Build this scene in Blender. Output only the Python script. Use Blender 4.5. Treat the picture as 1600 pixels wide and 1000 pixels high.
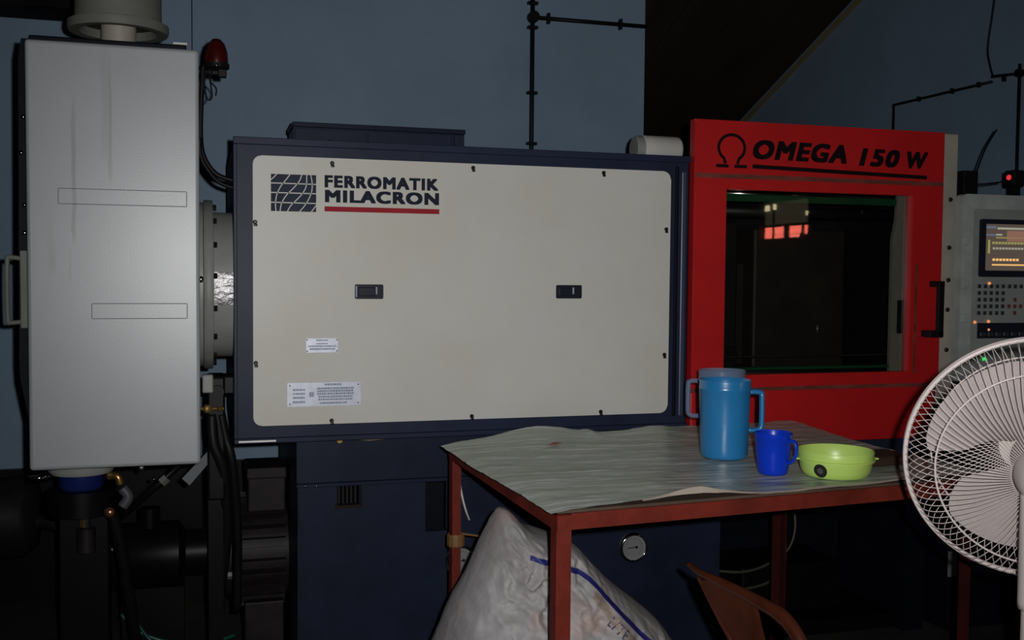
import bpy, bmesh, math, random
from mathutils import Vector, Matrix, noise
from mathutils.bvhtree import BVHTree
random.seed(7)
PI = math.pi
for o in list(bpy.data.objects):
    bpy.data.objects.remove(o)
S = bpy.context.scene
COL = S.collection

# ------------------------------------------------------------------ camera, world, light, exposure
cam_d = bpy.data.cameras.new('camera')
cam = bpy.data.objects.new('camera', cam_d)
COL.objects.link(cam)
cam_d.sensor_fit = 'HORIZONTAL'
cam_d.sensor_width = 36.0
cam_d.lens = 36.0 * 1630 / 1600
cam_d.clip_start = 0.02
YAW, PITCH, ROLL = math.radians(16.67), math.radians(2.591), math.radians(-0.497)
fwd = Vector((math.sin(YAW) * math.cos(PITCH), math.cos(YAW) * math.cos(PITCH), -math.sin(PITCH)))
r0 = Vector((math.cos(YAW), -math.sin(YAW), 0))
d0 = fwd.cross(r0)
RIGHT = math.cos(ROLL) * r0 + math.sin(ROLL) * d0
DOWN = -math.sin(ROLL) * r0 + math.cos(ROLL) * d0
CAMPOS = Vector((0, 0, 1.24))
cam.matrix_world = Matrix(((RIGHT.x, -DOWN.x, -fwd.x, CAMPOS.x), (RIGHT.y, -DOWN.y, -fwd.y, CAMPOS.y),
                           (RIGHT.z, -DOWN.z, -fwd.z, CAMPOS.z), (0, 0, 0, 1)))
S.camera = cam
W = bpy.data.worlds.new('world')
S.world = W
W.use_nodes = True
W.node_tree.nodes['Background'].inputs[0].default_value = (0.5, 0.6, 0.75, 1)
W.node_tree.nodes['Background'].inputs[1].default_value = 0.05
# the photographer's flash, just right of and above the lens
fl = bpy.data.lights.new('camera_flash', 'SPOT')
fl.energy = 158
fl.color = (1.0, 0.985, 0.97)
fl.spot_size = math.radians(90)
fl.spot_blend = 1.0
fl.shadow_soft_size = 0.012
flo = bpy.data.objects.new('camera_flash', fl)
COL.objects.link(flo)
flo.location = CAMPOS + RIGHT * 0.055 - DOWN * 0.035
aim = Vector((0.98, 2.93, 1.34)) - flo.location
flo.rotation_euler = aim.to_track_quat('-Z', 'Y').to_euler()
S.view_settings.view_transform = 'Standard'
S.view_settings.look = 'None'
S.view_settings.gamma = 1
S.view_settings.use_curve_mapping = False
S.view_settings.exposure = 0.0

# ------------------------------------------------------------------ materials
MATS = {}
def mat(name, col, rough=0.5, metal=0.0, dirt=0.15, scale=6.0, bump=0.0, bscale=60.0, dirtcol=None, spec=0.5, stretch=None, emit=None, trans=0.0, coat=0.0):
    if name in MATS:
        return MATS[name]
    m = bpy.data.materials.new(name)
    m.use_nodes = True
    nt = m.node_tree
    b = nt.nodes['Principled BSDF']
    b.inputs['Roughness'].default_value = rough
    b.inputs['Metallic'].default_value = metal
    b.inputs['Specular IOR Level'].default_value = spec
    b.inputs['Coat Weight'].default_value = coat
    tc = nt.nodes.new('ShaderNodeTexCoord')
    mp = nt.nodes.new('ShaderNodeMapping')
    nt.links.new(tc.outputs['Object'], mp.inputs[0])
    if stretch:
        mp.inputs['Scale'].default_value = stretch
    n = nt.nodes.new('ShaderNodeTexNoise')
    n.inputs['Scale'].default_value = scale
    n.inputs['Detail'].default_value = 6
    n.inputs['Roughness'].default_value = 0.65
    nt.links.new(mp.outputs[0], n.inputs['Vector'])
    rp = nt.nodes.new('ShaderNodeValToRGB')
    dc = dirtcol or tuple(c * (1 - dirt * 1.6) for c in col)
    rp.color_ramp.elements[0].position = 0.3
    rp.color_ramp.elements[0].color = (*dc, 1)
    rp.color_ramp.elements[1].position = 0.62
    rp.color_ramp.elements[1].color = (*col, 1)
    nt.links.new(n.outputs['Fac'], rp.inputs[0])
    nt.links.new(rp.outputs[0], b.inputs['Base Color'])
    if bump:
        n2 = nt.nodes.new('ShaderNodeTexNoise')
        n2.inputs['Scale'].default_value = bscale
        n2.inputs['Detail'].default_value = 4
        nt.links.new(mp.outputs[0], n2.inputs['Vector'])
        bp = nt.nodes.new('ShaderNodeBump')
        bp.inputs['Strength'].default_value = bump
        bp.inputs['Distance'].default_value = 0.004
        nt.links.new(n2.outputs['Fac'], bp.inputs['Height'])
        nt.links.new(bp.outputs[0], b.inputs['Normal'])
    if emit:
        b.inputs['Emission Color'].default_value = (*emit[0], 1)
        b.inputs['Emission Strength'].default_value = emit[1]
    if trans:
        t = nt.nodes.new('ShaderNodeBsdfTransparent')
        t.inputs[0].default_value = (0.9, 0.95, 1, 1)
        mx = nt.nodes.new('ShaderNodeMixShader')
        mx.inputs[0].default_value = trans
        out = nt.nodes['Material Output']
        nt.links.new(b.outputs[0], mx.inputs[1])
        nt.links.new(t.outputs[0], mx.inputs[2])
        nt.links.new(mx.outputs[0], out.inputs[0])
    MATS[name] = m
    return m

def glass_mat():
    m = bpy.data.materials.new('window_glass')
    m.use_nodes = True
    nt = m.node_tree
    nt.nodes.remove(nt.nodes['Principled BSDF'])
    t = nt.nodes.new('ShaderNodeBsdfTransparent')
    t.inputs[0].default_value = (0.8, 0.82, 0.8, 1)
    g = nt.nodes.new('ShaderNodeBsdfGlossy')
    g.inputs['Roughness'].default_value = 0.02
    f = nt.nodes.new('ShaderNodeFresnel')
    f.inputs[0].default_value = 1.45
    mx = nt.nodes.new('ShaderNodeMixShader')
    nt.links.new(f.outputs[0], mx.inputs[0])
    nt.links.new(t.outputs[0], mx.inputs[1])
    nt.links.new(g.outputs[0], mx.inputs[2])
    nt.links.new(mx.outputs[0], nt.nodes['Material Output'].inputs[0])
    return m

M_wall = mat('wall_blue_paint', (0.215, 0.315, 0.43), 0.75, dirt=0.1, scale=2.0, bump=0.25, bscale=90)
M_floor = mat('oily_concrete', (0.05, 0.045, 0.042), 0.55, dirt=0.35, scale=4, bump=0.3, bscale=40)
M_roof = mat('dark_roof_boards', (0.045, 0.034, 0.026), 0.85, spec=0.1, dirt=0.3, scale=3, stretch=(1, 0.2, 1))
M_timber = mat('dark_rafter', (0.035, 0.026, 0.02), 0.85, spec=0.1, dirt=0.3, scale=5)
M_trim = mat('yellowed_trim', (0.25, 0.2, 0.1), 0.7)
M_steel_d = mat('dark_beam_steel', (0.008, 0.008, 0.009), 0.8, spec=0.1)
M_navy = mat('navy_enamel', (0.022, 0.028, 0.06), 0.42, spec=0.14, dirt=0.2, scale=5, bump=0.05, bscale=200)
M_navy2 = mat('dark_navy_steel', (0.016, 0.022, 0.045), 0.45, spec=0.12, dirt=0.25, scale=4, bump=0.05, bscale=150)
M_navy3 = mat('blue_black_steel', (0.005, 0.006, 0.012), 0.5, spec=0.1, dirt=0.2)
M_panel = mat('cream_grey_panel_paint', (0.62, 0.625, 0.595), 0.42, spec=0.3, dirt=0.06, scale=3.2, dirtcol=(0.59, 0.575, 0.51), bump=0.02, bscale=300)
M_print = mat('navy_print', (0.016, 0.02, 0.04), 0.6, spec=0.1)
M_printg = mat('slate_print', (0.04, 0.05, 0.078), 0.6, dirt=0.3, scale=12, spec=0.1)
M_redprint = mat('red_print', (0.36, 0.024, 0.036), 0.6, spec=0.1)
M_screw = mat('black_screw', (0.02, 0.018, 0.015), 0.4, 0.5)
M_latch = mat('black_latch_plastic', (0.016, 0.02, 0.032), 0.4, spec=0.15)
M_latch2 = mat('grey_latch_lever', (0.05, 0.06, 0.08), 0.3)
M_plate = mat('aluminium_label', (0.62, 0.66, 0.76), 0.4, 0.2, dirt=0.1, scale=40)
M_plateprint = mat('label_print', (0.25, 0.29, 0.42), 0.5)
M_red = mat('red_enamel', (0.52, 0.012, 0.014), 0.38, dirt=0.1, scale=5, bump=0.03, bscale=150)
M_redscuff = mat('scuffed_red', (0.2, 0.045, 0.03), 0.6, dirt=0.4, scale=30, stretch=(0.3, 1, 1))
M_blackprint = mat('black_vinyl', (0.008, 0.005, 0.007), 0.5, spec=0.15)
M_black = mat('black_rubber', (0.006, 0.006, 0.007), 0.5, dirt=0.2, spec=0.2)
M_grey = mat('grey_painted_steel', (0.3, 0.3, 0.28), 0.5, dirt=0.15)
M_beige = mat('beige_grey_post', (0.42, 0.39, 0.33), 0.5, dirt=0.15)
M_cab = mat('control_grey', (0.46, 0.5, 0.48), 0.4, dirt=0.2, scale=8)
M_cab2 = mat('control_face_grey', (0.33, 0.355, 0.34), 0.5, dirt=0.12, scale=10)
M_green = mat('green_enamel_rail', (0.012, 0.1, 0.04), 0.3)
M_chrome = mat('bright_metal', (0.75, 0.75, 0.75), 0.12, 1.0, dirt=0.05)
M_steel = mat('dull_steel', (0.45, 0.45, 0.44), 0.4, 0.8, dirt=0.2)
M_flange = mat('grey_flange_paint', (0.27, 0.28, 0.27), 0.5, dirt=0.2)
M_barrel = mat('barrel_guard_grey', (0.30, 0.31, 0.295), 0.45, dirt=0.12)
M_foil = mat('crinkled_foil', (0.5, 0.49, 0.5), 0.42, 0.8, dirt=0.25, scale=30, bump=1.0, bscale=70)
M_brass = mat('brass', (0.6, 0.38, 0.12), 0.3, 0.9, dirt=0.2)
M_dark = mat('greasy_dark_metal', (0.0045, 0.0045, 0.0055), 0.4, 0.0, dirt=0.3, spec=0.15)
M_motor = mat('motor_cast_paint', (0.018, 0.015, 0.015), 0.5, 0.0, spec=0.2, dirt=0.35, scale=15)
M_blueplas = mat('deep_blue_collar', (0.008, 0.018, 0.11), 0.4, spec=0.2)
M_hopper = mat('greenish_grey_hopper', (0.17, 0.18, 0.155), 0.6, dirt=0.15)
M_redox = mat('red_oxide_angle_iron', (0.17, 0.022, 0.013), 0.55, spec=0.25, dirt=0.3, scale=9, bump=0.1)
M_redox_dark = mat('dark_red_oxide_angle_iron', (0.045, 0.008, 0.006), 0.6, spec=0.2, dirt=0.3, scale=9)  # darker tone of the red oxide, only on the two right legs
M_sheet_hem = mat('pale_sheet_hem', (0.42, 0.36, 0.30), 0.5, dirt=0.2)
M_board = mat('brown_table_board', (0.09, 0.055, 0.035), 0.7, dirt=0.3)
M_jug = mat('blue_jug_plastic', (0.018, 0.19, 0.45), 0.25, dirt=0.05, spec=1.0)
M_jugclear = mat('clear_blue_plastic', (0.22, 0.30, 0.46), 0.25, dirt=0.05, trans=0.55)
M_mug = mat('royal_blue_plastic', (0.003, 0.035, 0.52), 0.3, dirt=0.03, spec=0.3)
M_bowl = mat('lime_plastic', (0.50, 0.72, 0.16), 0.35, dirt=0.05)
M_sticker = mat('black_round_sticker', (0.015, 0.015, 0.015), 0.4)
M_sticker2 = mat('grey_sticker_centre', (0.09, 0.09, 0.09), 0.4)
M_block = mat('dark_brown_block', (0.035, 0.016, 0.01), 0.6)
M_fan = mat('cream_fan_plastic', (0.72, 0.66, 0.63), 0.4, dirt=0.06)
M_blade = mat('pinkish_fan_blade', (0.86, 0.77, 0.765), 0.35, dirt=0.08, scale=9, trans=0.05)
M_wire = mat('cream_fan_wire', (0.66, 0.58, 0.565), 0.4, dirt=0.05)
M_chair = mat('red_brown_chair', (0.062, 0.015, 0.007), 0.33, spec=0.3, dirt=0.35, scale=9)
M_beacon = mat('red_beacon_lens', (0.05, 0.004, 0.004), 0.3, dirt=0.3, scale=30, spec=0.25)
M_white = mat('off_white_plastic', (0.6, 0.6, 0.56), 0.5, dirt=0.1)
M_wirewhite = mat('white_cable', (0.7, 0.7, 0.68), 0.4)
M_gauge = mat('gauge_dial', (0.22, 0.225, 0.23), 0.35, dirt=0.05)
M_hosegreen = mat('green_hose', (0.01, 0.08, 0.06), 0.4)
M_hose_brown = mat('dull_brown_hose', (0.05, 0.045, 0.03), 0.5)
M_paper = mat('dirty_white_cloth', (0.5, 0.47, 0.42), 0.8, dirt=0.2)
M_bluestripe = mat('navy_sack_print', (0.015, 0.015, 0.16), 0.6, dirt=0.2, scale=20)
M_greyprint = mat('grey_sack_print', (0.09, 0.09, 0.14), 0.6)
M_tape = mat('brown_tape', (0.2, 0.1, 0.035), 0.5)
M_redmark = mat('red_scribble', (0.55, 0.08, 0.07), 0.6)
M_led_g = mat('green_indicator', (0.0, 0.3, 0.05), 0.3, emit=((0.03, 1.0, 0.15), 0.9))
M_led_o = mat('orange_indicator', (0.4, 0.15, 0.05), 0.3, emit=((1.0, 0.35, 0.12), 0.7))
M_led_r = mat('red_indicator', (0.4, 0.02, 0.02), 0.3, emit=((1.0, 0.05, 0.06), 0.6))
M_screen = mat('screen_dark', (0.02, 0.02, 0.02), 0.3, emit=((0.5, 0.38, 0.3), 0.16))
M_scr_y = mat('screen_yellow_green', (0.05, 0.05, 0.02), 0.3, emit=((0.55, 0.5, 0.16), 0.5))
M_scr_w = mat('screen_pale', (0.05, 0.05, 0.05), 0.3, emit=((0.75, 0.72, 0.55), 0.42))
M_scr_o = mat('screen_orange', (0.05, 0.03, 0.01), 0.3, emit=((1.0, 0.55, 0.18), 0.9))
M_scr_b = mat('screen_blue_grey', (0.03, 0.03, 0.05), 0.3, emit=((0.35, 0.4, 0.6), 0.3))
M_scr_r = mat('screen_rose', (0.05, 0.03, 0.03), 0.3, emit=((0.7, 0.36, 0.25), 0.32))
M_key = mat('dark_key', (0.03, 0.035, 0.045), 0.5)
M_keyr = mat('red_key', (0.2, 0.05, 0.04), 0.5)
M_lit_pink = mat('pink_lit_pane', (0.3, 0.05, 0.05), 0.5, emit=((1.0, 0.17, 0.12), 15))
M_lit_dim = mat('dim_lit_pane', (0.05, 0.05, 0.03), 0.5, emit=((0.4, 0.33, 0.2), 0.8))
M_lit_bright = mat('bright_lit_pane', (0.3, 0.3, 0.2), 0.5, emit=((1.0, 0.85, 0.5), 9))
M_glass = glass_mat()
M_inner = mat('mould_brown_steel', (0.03, 0.019, 0.014), 0.6, dirt=0.35, scale=7)
M_inner2 = mat('mould_black_steel', (0.013, 0.012, 0.013), 0.5, dirt=0.3)

def nd(nt, t, **kw):
    n = nt.nodes.new(t)
    for k, v in kw.items():
        setattr(n, k, v)
    return n

def hood_mat():
    """light grey paint with two vertical drip stains (wear with its own shape)"""
    m = mat('light_grey_hood_paint', (0.335, 0.36, 0.38), 0.37, spec=0.72, dirt=0.07, scale=2.5, bump=0.03, bscale=250)
    nt = m.node_tree
    b = nt.nodes['Principled BSDF']
    src = b.inputs['Base Color'].links[0].from_socket
    tc = [n for n in nt.nodes if n.type == 'TEX_COORD'][0]
    sx = nd(nt, 'ShaderNodeSeparateXYZ')
    nt.links.new(tc.outputs['Object'], sx.inputs[0])
    nz = nd(nt, 'ShaderNodeTexNoise')
    nz.inputs['Scale'].default_value = 9
    nt.links.new(tc.outputs['Object'], nz.inputs['Vector'])
    def math_(op, a, c):
        n = nd(nt, 'ShaderNodeMath', operation=op)
        for i, v in enumerate((a, c)):
            if v is None:
                continue
            if isinstance(v, (int, float)):
                n.inputs[i].default_value = v
            else:
                nt.links.new(v, n.inputs[i])
        return n.outputs[0]
    def rng(v, a, c, lo=0.0, hi=1.0):
        n = nd(nt, 'ShaderNodeMapRange', interpolation_type='SMOOTHSTEP')
        nt.links.new(v, n.inputs[0])
        n.inputs[1].default_value, n.inputs[2].default_value = a, c
        n.inputs[3].default_value, n.inputs[4].default_value = lo, hi
        return n.outputs[0]
    fac = None
    for x0, w, za, zb, k in ((-0.298, 0.007, 1.32, 1.66, 0.40), (-0.212, 0.006, 1.47, 1.77, 0.34), (-0.222, 0.016, 1.52, 1.80, 0.14),
                             (-0.352, 0.012, 1.24, 1.36, 0.2), (-0.309, 0.006, 1.22, 1.31, 0.22)):
        wob = math_('MULTIPLY', math_('SUBTRACT', nz.outputs['Fac'], 0.5), 0.014)
        dx = math_('ABSOLUTE', math_('SUBTRACT', math_('ADD', sx.outputs[0], wob), x0), None)
        a = rng(dx, w * 0.3, w, 1.0, 0.0)
        zz = math_('MULTIPLY', rng(sx.outputs[2], za - 0.03, za + 0.02), rng(sx.outputs[2], zb - 0.15, zb + 0.05, 1.0, 0.0))
        f = math_('MULTIPLY', math_('MULTIPLY', a, zz), min(0.7, k * 1.5))
        fac = f if fac is None else math_('MAXIMUM', fac, f)
    mx = nd(nt, 'ShaderNodeMixRGB')
    nt.links.new(fac, mx.inputs[0])
    nt.links.new(src, mx.inputs[1])
    mx.inputs[2].default_value = (0.14, 0.17, 0.13, 1)
    nt.links.new(mx.outputs[0], b.inputs['Base Color'])
    return m
M_hood = hood_mat()

def sheet_mat():
    m = mat('greenish_plastic_sheet', (0.42, 0.48, 0.41), 0.36, dirt=0.2, scale=5, dirtcol=(0.28, 0.32, 0.26), bump=0.7, bscale=22, stretch=(0.6, 2.2, 1))
    nt = m.node_tree
    b = nt.nodes['Principled BSDF']
    src = b.inputs['Base Color'].links[0].from_socket
    tc = [n for n in nt.nodes if n.type == 'TEX_COORD'][0]
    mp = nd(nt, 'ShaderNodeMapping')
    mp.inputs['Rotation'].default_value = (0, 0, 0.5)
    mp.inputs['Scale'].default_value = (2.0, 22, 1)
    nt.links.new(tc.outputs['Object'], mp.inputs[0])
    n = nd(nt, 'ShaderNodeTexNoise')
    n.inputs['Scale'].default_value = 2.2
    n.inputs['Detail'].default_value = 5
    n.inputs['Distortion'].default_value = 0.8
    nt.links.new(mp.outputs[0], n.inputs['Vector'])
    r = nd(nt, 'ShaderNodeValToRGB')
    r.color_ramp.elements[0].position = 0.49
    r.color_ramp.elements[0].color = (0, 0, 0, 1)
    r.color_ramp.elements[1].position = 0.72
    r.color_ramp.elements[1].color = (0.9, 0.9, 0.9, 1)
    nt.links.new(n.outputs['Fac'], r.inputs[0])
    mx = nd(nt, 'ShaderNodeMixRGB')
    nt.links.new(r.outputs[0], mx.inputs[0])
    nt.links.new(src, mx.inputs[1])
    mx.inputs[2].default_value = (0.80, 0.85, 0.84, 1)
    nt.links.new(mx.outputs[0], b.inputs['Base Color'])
    return m
M_sheet = sheet_mat()

def sack_mat():
    m = mat('woven_white_sack', (0.36, 0.35, 0.36), 0.58, spec=0.25, dirt=0.12, scale=5, dirtcol=(0.27, 0.255, 0.25), bump=0.9, bscale=24)
    nt = m.node_tree
    b = nt.nodes['Principled BSDF']
    src = b.inputs['Base Color'].links[0].from_socket
    tc = [n for n in nt.nodes if n.type == 'TEX_COORD'][0]
    n = nd(nt, 'ShaderNodeTexNoise')
    n.inputs['Scale'].default_value = 9
    n.inputs['Detail'].default_value = 3
    nt.links.new(tc.outputs['Object'], n.inputs['Vector'])
    r = nd(nt, 'ShaderNodeValToRGB')
    r.color_ramp.elements[0].position = 0.55
    r.color_ramp.elements[0].color = (0, 0, 0, 1)
    r.color_ramp.elements[1].position = 0.72
    r.color_ramp.elements[1].color = (0.5, 0.5, 0.5, 1)
    nt.links.new(n.outputs['Fac'], r.inputs[0])
    mx = nd(nt, 'ShaderNodeMixRGB')
    nt.links.new(r.outputs[0], mx.inputs[0])
    nt.links.new(src, mx.inputs[1])
    mx.inputs[2].default_value = (0.45, 0.27, 0.22, 1)
    nt.links.new(mx.outputs[0], b.inputs['Base Color'])
    return m
M_sack = sack_mat()

# ------------------------------------------------------------------ mesh helpers
def BM():
    return bmesh.new()

def obj(name, bm, m, parent=None, smooth=False, loc=None, auto=None):
    me = bpy.data.meshes.new(name)
    bmesh.ops.recalc_face_normals(bm, faces=bm.faces[:])
    bm.to_mesh(me)
    bm.free()
    if smooth:
        for p in me.polygons:
            p.use_smooth = True
        if auto is not None:
            me.set_sharp_from_angle(angle=math.radians(auto))
    me.materials.append(m)
    return link(name, me, parent, loc)

def link(name, me, parent=None, loc=None, rot=None):
    o = bpy.data.objects.new(name, me)
    COL.objects.link(o)
    if loc is not None:
        o.location = loc
    if rot is not None:
        o.rotation_euler = rot
    if parent is not None:
        o.parent = parent
        o.matrix_parent_inverse = WM(parent).inverted()
    return o

def WM(o):
    m = o.matrix_basis.copy()
    if o.parent:
        m = WM(o.parent) @ o.matrix_parent_inverse @ m
    return m

def tag(o, label, cat, group=None, kind=None):
    o['label'] = label
    if cat:
        o['category'] = cat
    if group:
        o['group'] = group
    if kind:
        o['kind'] = kind
    return o

def thing(name, label, cat, loc, group=None):
    o = bpy.data.objects.new(name, None)
    o.empty_display_size = 0.05
    COL.objects.link(o)
    o.location = loc
    return tag(o, label, cat, group)

def struct(name, bm, m, label=None, smooth=False):
    o = obj(name, bm, m, smooth=smooth)
    o['kind'] = 'structure'
    if label:
        o['label'] = label
    return o

def box(bm, x0, x1, y0, y1, z0, z1, bev=0.0, seg=2):
    r = bmesh.ops.create_cube(bm, size=1)
    vs = r['verts']
    for v in vs:
        v.co = Vector((x0 + (v.co.x + .5) * (x1 - x0), y0 + (v.co.y + .5) * (y1 - y0), z0 + (v.co.z + .5) * (z1 - z0)))
    if bev:
        es = list({e for v in vs for e in v.link_edges})
        bmesh.ops.bevel(bm, geom=es, offset=bev, segments=seg, affect='EDGES', profile=0.5)
    return bm

def frame_axes(d):
    d = d.normalized()
    a = Vector((0, 0, 1)) if abs(d.z) < 0.9 else Vector((1, 0, 0))
    u = d.cross(a).normalized()
    return u, d.cross(u).normalized()

def cyl(bm, p0, p1, r0, r1=None, n=24, cap=True):
    p0, p1 = Vector(p0), Vector(p1)
    r1 = r0 if r1 is None else r1
    u, w = frame_axes(p1 - p0)
    A = [bm.verts.new(p0 + r0 * (u * math.cos(2 * PI * i / n) + w * math.sin(2 * PI * i / n))) for i in range(n)]
    B = [bm.verts.new(p1 + r1 * (u * math.cos(2 * PI * i / n) + w * math.sin(2 * PI * i / n))) for i in range(n)]
    for i in range(n):
        bm.faces.new((A[i], A[(i + 1) % n], B[(i + 1) % n], B[i]))
    if cap:
        bm.faces.new(A[::-1])
        bm.faces.new(B)
    return bm

def lathe(bm, prof, origin=(0, 0, 0), axis=(0, 0, 1), n=32, closed=False):
    """prof: list of (radius, height)"""
    origin, axis = Vector(origin), Vector(axis).normalized()
    u, w = frame_axes(axis)
    rings = []
    for r, h in prof:
        if r < 1e-6:
            rings.append([bm.verts.new(origin + axis * h)])
        else:
            rings.append([bm.verts.new(origin + axis * h + r * (u * math.cos(2 * PI * i / n) + w * math.sin(2 * PI * i / n))) for i in range(n)])
    prs = list(zip(rings, rings[1:]))
    if closed:
        prs.append((rings[-1], rings[0]))
    for A, B in prs:
        for i in range(n):
            j = (i + 1) % n
            if len(A) == 1 and len(B) == 1:
                continue
            if len(A) == 1:
                bm.faces.new((A[0], B[j], B[i]))
            elif len(B) == 1:
                bm.faces.new((A[i], A[j], B[0]))
            else:
                bm.faces.new((A[i], A[j], B[j], B[i]))
    return bm

def smooth_pts(pts, k=6):
    pts = [Vector(p) for p in pts]
    if len(pts) < 3 or k <= 1:
        return pts
    out = []
    for i in range(len(pts) - 1):
        p0, p1, p2, p3 = pts[max(i - 1, 0)], pts[i], pts[i + 1], pts[min(i + 2, len(pts) - 1)]
        for s in range(k):
            t = s / k
            out.append(0.5 * ((2 * p1) + (p2 - p0) * t + (2 * p0 - 5 * p1 + 4 * p2 - p3) * t * t + (3 * p1 - p0 - 3 * p2 + p3) * t ** 3))
    out.append(pts[-1])
    return out

def tube(bm, pts, r, n=8, k=6, ry=None, up=None, cap=True, taper=None):
    P = smooth_pts(pts, k)
    rings = []
    ref = Vector(up) if up is not None else None
    for i, p in enumerate(P):
        d = (P[min(i + 1, len(P) - 1)] - P[max(i - 1, 0)]).normalized()
        if ref is None:
            ref = frame_axes(d)[0]
        w = d.cross(ref).normalized()
        u = w.cross(d).normalized()
        if up is None:
            ref = u
        tp = 1.0 if taper is None else taper[0] + (taper[1] - taper[0]) * min(1, 2.0 * i / (len(P) - 1))
        rr = (ry if ry else r) * tp
        rings.append([bm.verts.new(p + u * rr * math.cos(2 * PI * j / n) + w * r * tp * math.sin(2 * PI * j / n)) for j in range(n)])
    for A, B in zip(rings, rings[1:]):
        for j in range(n):
            bm.faces.new((A[j], A[(j + 1) % n], B[(j + 1) % n], B[j]))
    if cap:
        bm.faces.new(rings[0][::-1])
        bm.faces.new(rings[-1])
    return bm

def prism(bm, pts, y0, y1):
    """pts in (x, z), extruded along y"""
    A = [bm.verts.new((x, y0, z)) for x, z in pts]
    B = [bm.verts.new((x, y1, z)) for x, z in pts]
    n = len(pts)
    bm.faces.new(A)
    bm.faces.new(B[::-1])
    for i in range(n):
        bm.faces.new((A[i], B[i], B[(i + 1) % n], A[(i + 1) % n]))
    return bm

def rrect(x0, x1, z0, z1, r, n=6):
    pts = []
    for cx, cz, a0 in ((x1 - r, z1 - r, 0), (x0 + r, z1 - r, 90), (x0 + r, z0 + r, 180), (x1 - r, z0 + r, 270)):
        for i in range(n + 1):
            a = math.radians(a0 + 90 * i / n)
            pts.append((cx + r * math.cos(a), cz + r * math.sin(a)))
    return pts

def ringprism(bm, outer, inner, y0, y1):
    n = len(outer)
    L = []
    for y in (y0, y1):
        L.append([bm.verts.new((x, y, z)) for x, z in outer])
        L.append([bm.verts.new((x, y, z)) for x, z in inner])
    oa, ia, ob, ib = L
    for i in range(n):
        j = (i + 1) % n
        bm.faces.new((oa[i], oa[j], ia[j], ia[i]))
        bm.faces.new((ob[i], ib[i], ib[j], ob[j]))
        bm.faces.new((oa[i], ob[i], ob[j], oa[j]))
        bm.faces.new((ia[i], ia[j], ib[j], ib[i]))
    return bm

def holed(bm, x0, x1, z0, z1, y0, y1, holes):
    xs = sorted({x0, x1} | {h[0] for h in holes} | {h[1] for h in holes})
    zs = sorted({z0, z1} | {h[2] for h in holes} | {h[3] for h in holes})
    for a, b in zip(xs, xs[1:]):
        for c, d in zip(zs, zs[1:]):
            mx, mz = (a + b) / 2, (c + d) / 2
            if any(h[0] < mx < h[1] and h[2] < mz < h[3] for h in holes):
                continue
            box(bm, a, b, y0, y1, c, d)
    return bm

def strip(bm, pts, w, y0, y1):
    """flat ribbon of width w along (x, z) points, extruded in y"""
    P = [Vector((p[0], 0, p[1])) for p in pts]
    L, R = [], []
    for i, p in enumerate(P):
        d = (P[min(i + 1, len(P) - 1)] - P[max(i - 1, 0)]).normalized()
        nn = Vector((-d.z, 0, d.x)) * w / 2
        L.append(p + nn)
        R.append(p - nn)
    for i in range(len(P) - 1):
        q = [L[i], L[i + 1], R[i + 1], R[i]]
        A = [bm.verts.new((v.x, y0, v.z)) for v in q]
        B = [bm.verts.new((v.x, y1, v.z)) for v in q]
        bm.faces.new(A)
        bm.faces.new(B[::-1])
        for k in range(4):
            bm.faces.new((A[k], B[k], B[(k + 1) % 4], A[(k + 1) % 4]))
    return bm

def text_mesh(body, bold=0.02, extrude=0.0, spacing=1.0):
    cu = bpy.data.curves.new('text_tmp', 'FONT')
    cu.body = body
    cu.offset = bold
    cu.extrude = extrude
    cu.space_character = spacing
    cu.resolution_u = 4
    t = bpy.data.objects.new('text_tmp', cu)
    COL.objects.link(t)
    bpy.context.view_layer.update()
    dg = bpy.context.evaluated_depsgraph_get()
    me = bpy.data.meshes.new_from_object(t.evaluated_get(dg))
    bpy.data.objects.remove(t)
    bpy.data.curves.remove(cu)
    return me

def lettering(name, body, x0, x1, z0, z1, y, m, parent, bold=0.03, shear=0.0, slope=0.0, spacing=1.0):
    """flat printed word: the font outline thickened by overlaid shifted copies, each a hair apart"""
    src = text_mesh(body, 0.0, spacing=spacing)
    V, F = [], []
    k = 0
    for dx in (-1, 0, 1):
        for dy in (-1, 0, 1):
            n0 = len(V)
            for v in src.vertices:
                V.append((v.co.x + dx * bold, v.co.y + dy * bold * 0.75, k))
            for p in src.polygons:
                F.append([n0 + i for i in p.vertices])
            k += 1
    xs = [v[0] + shear * v[1] for v in V]
    ys = [v[1] for v in V]
    ax, bx, ay, by = min(xs), max(xs), min(ys), max(ys)
    out = []
    for (x, yy, kk) in V:
        X = x0 + (x + shear * yy - ax) / (bx - ax) * (x1 - x0)
        out.append((X, y - 0.0003 - kk * 0.00002, z0 + (yy - ay) / (by - ay) * (z1 - z0) + slope * (X - x0)))
    bpy.data.meshes.remove(src)
    me = bpy.data.meshes.new(name)
    me.from_pydata(out, [], F)
    me.materials.append(m)
    return link(name, me, parent)

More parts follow.
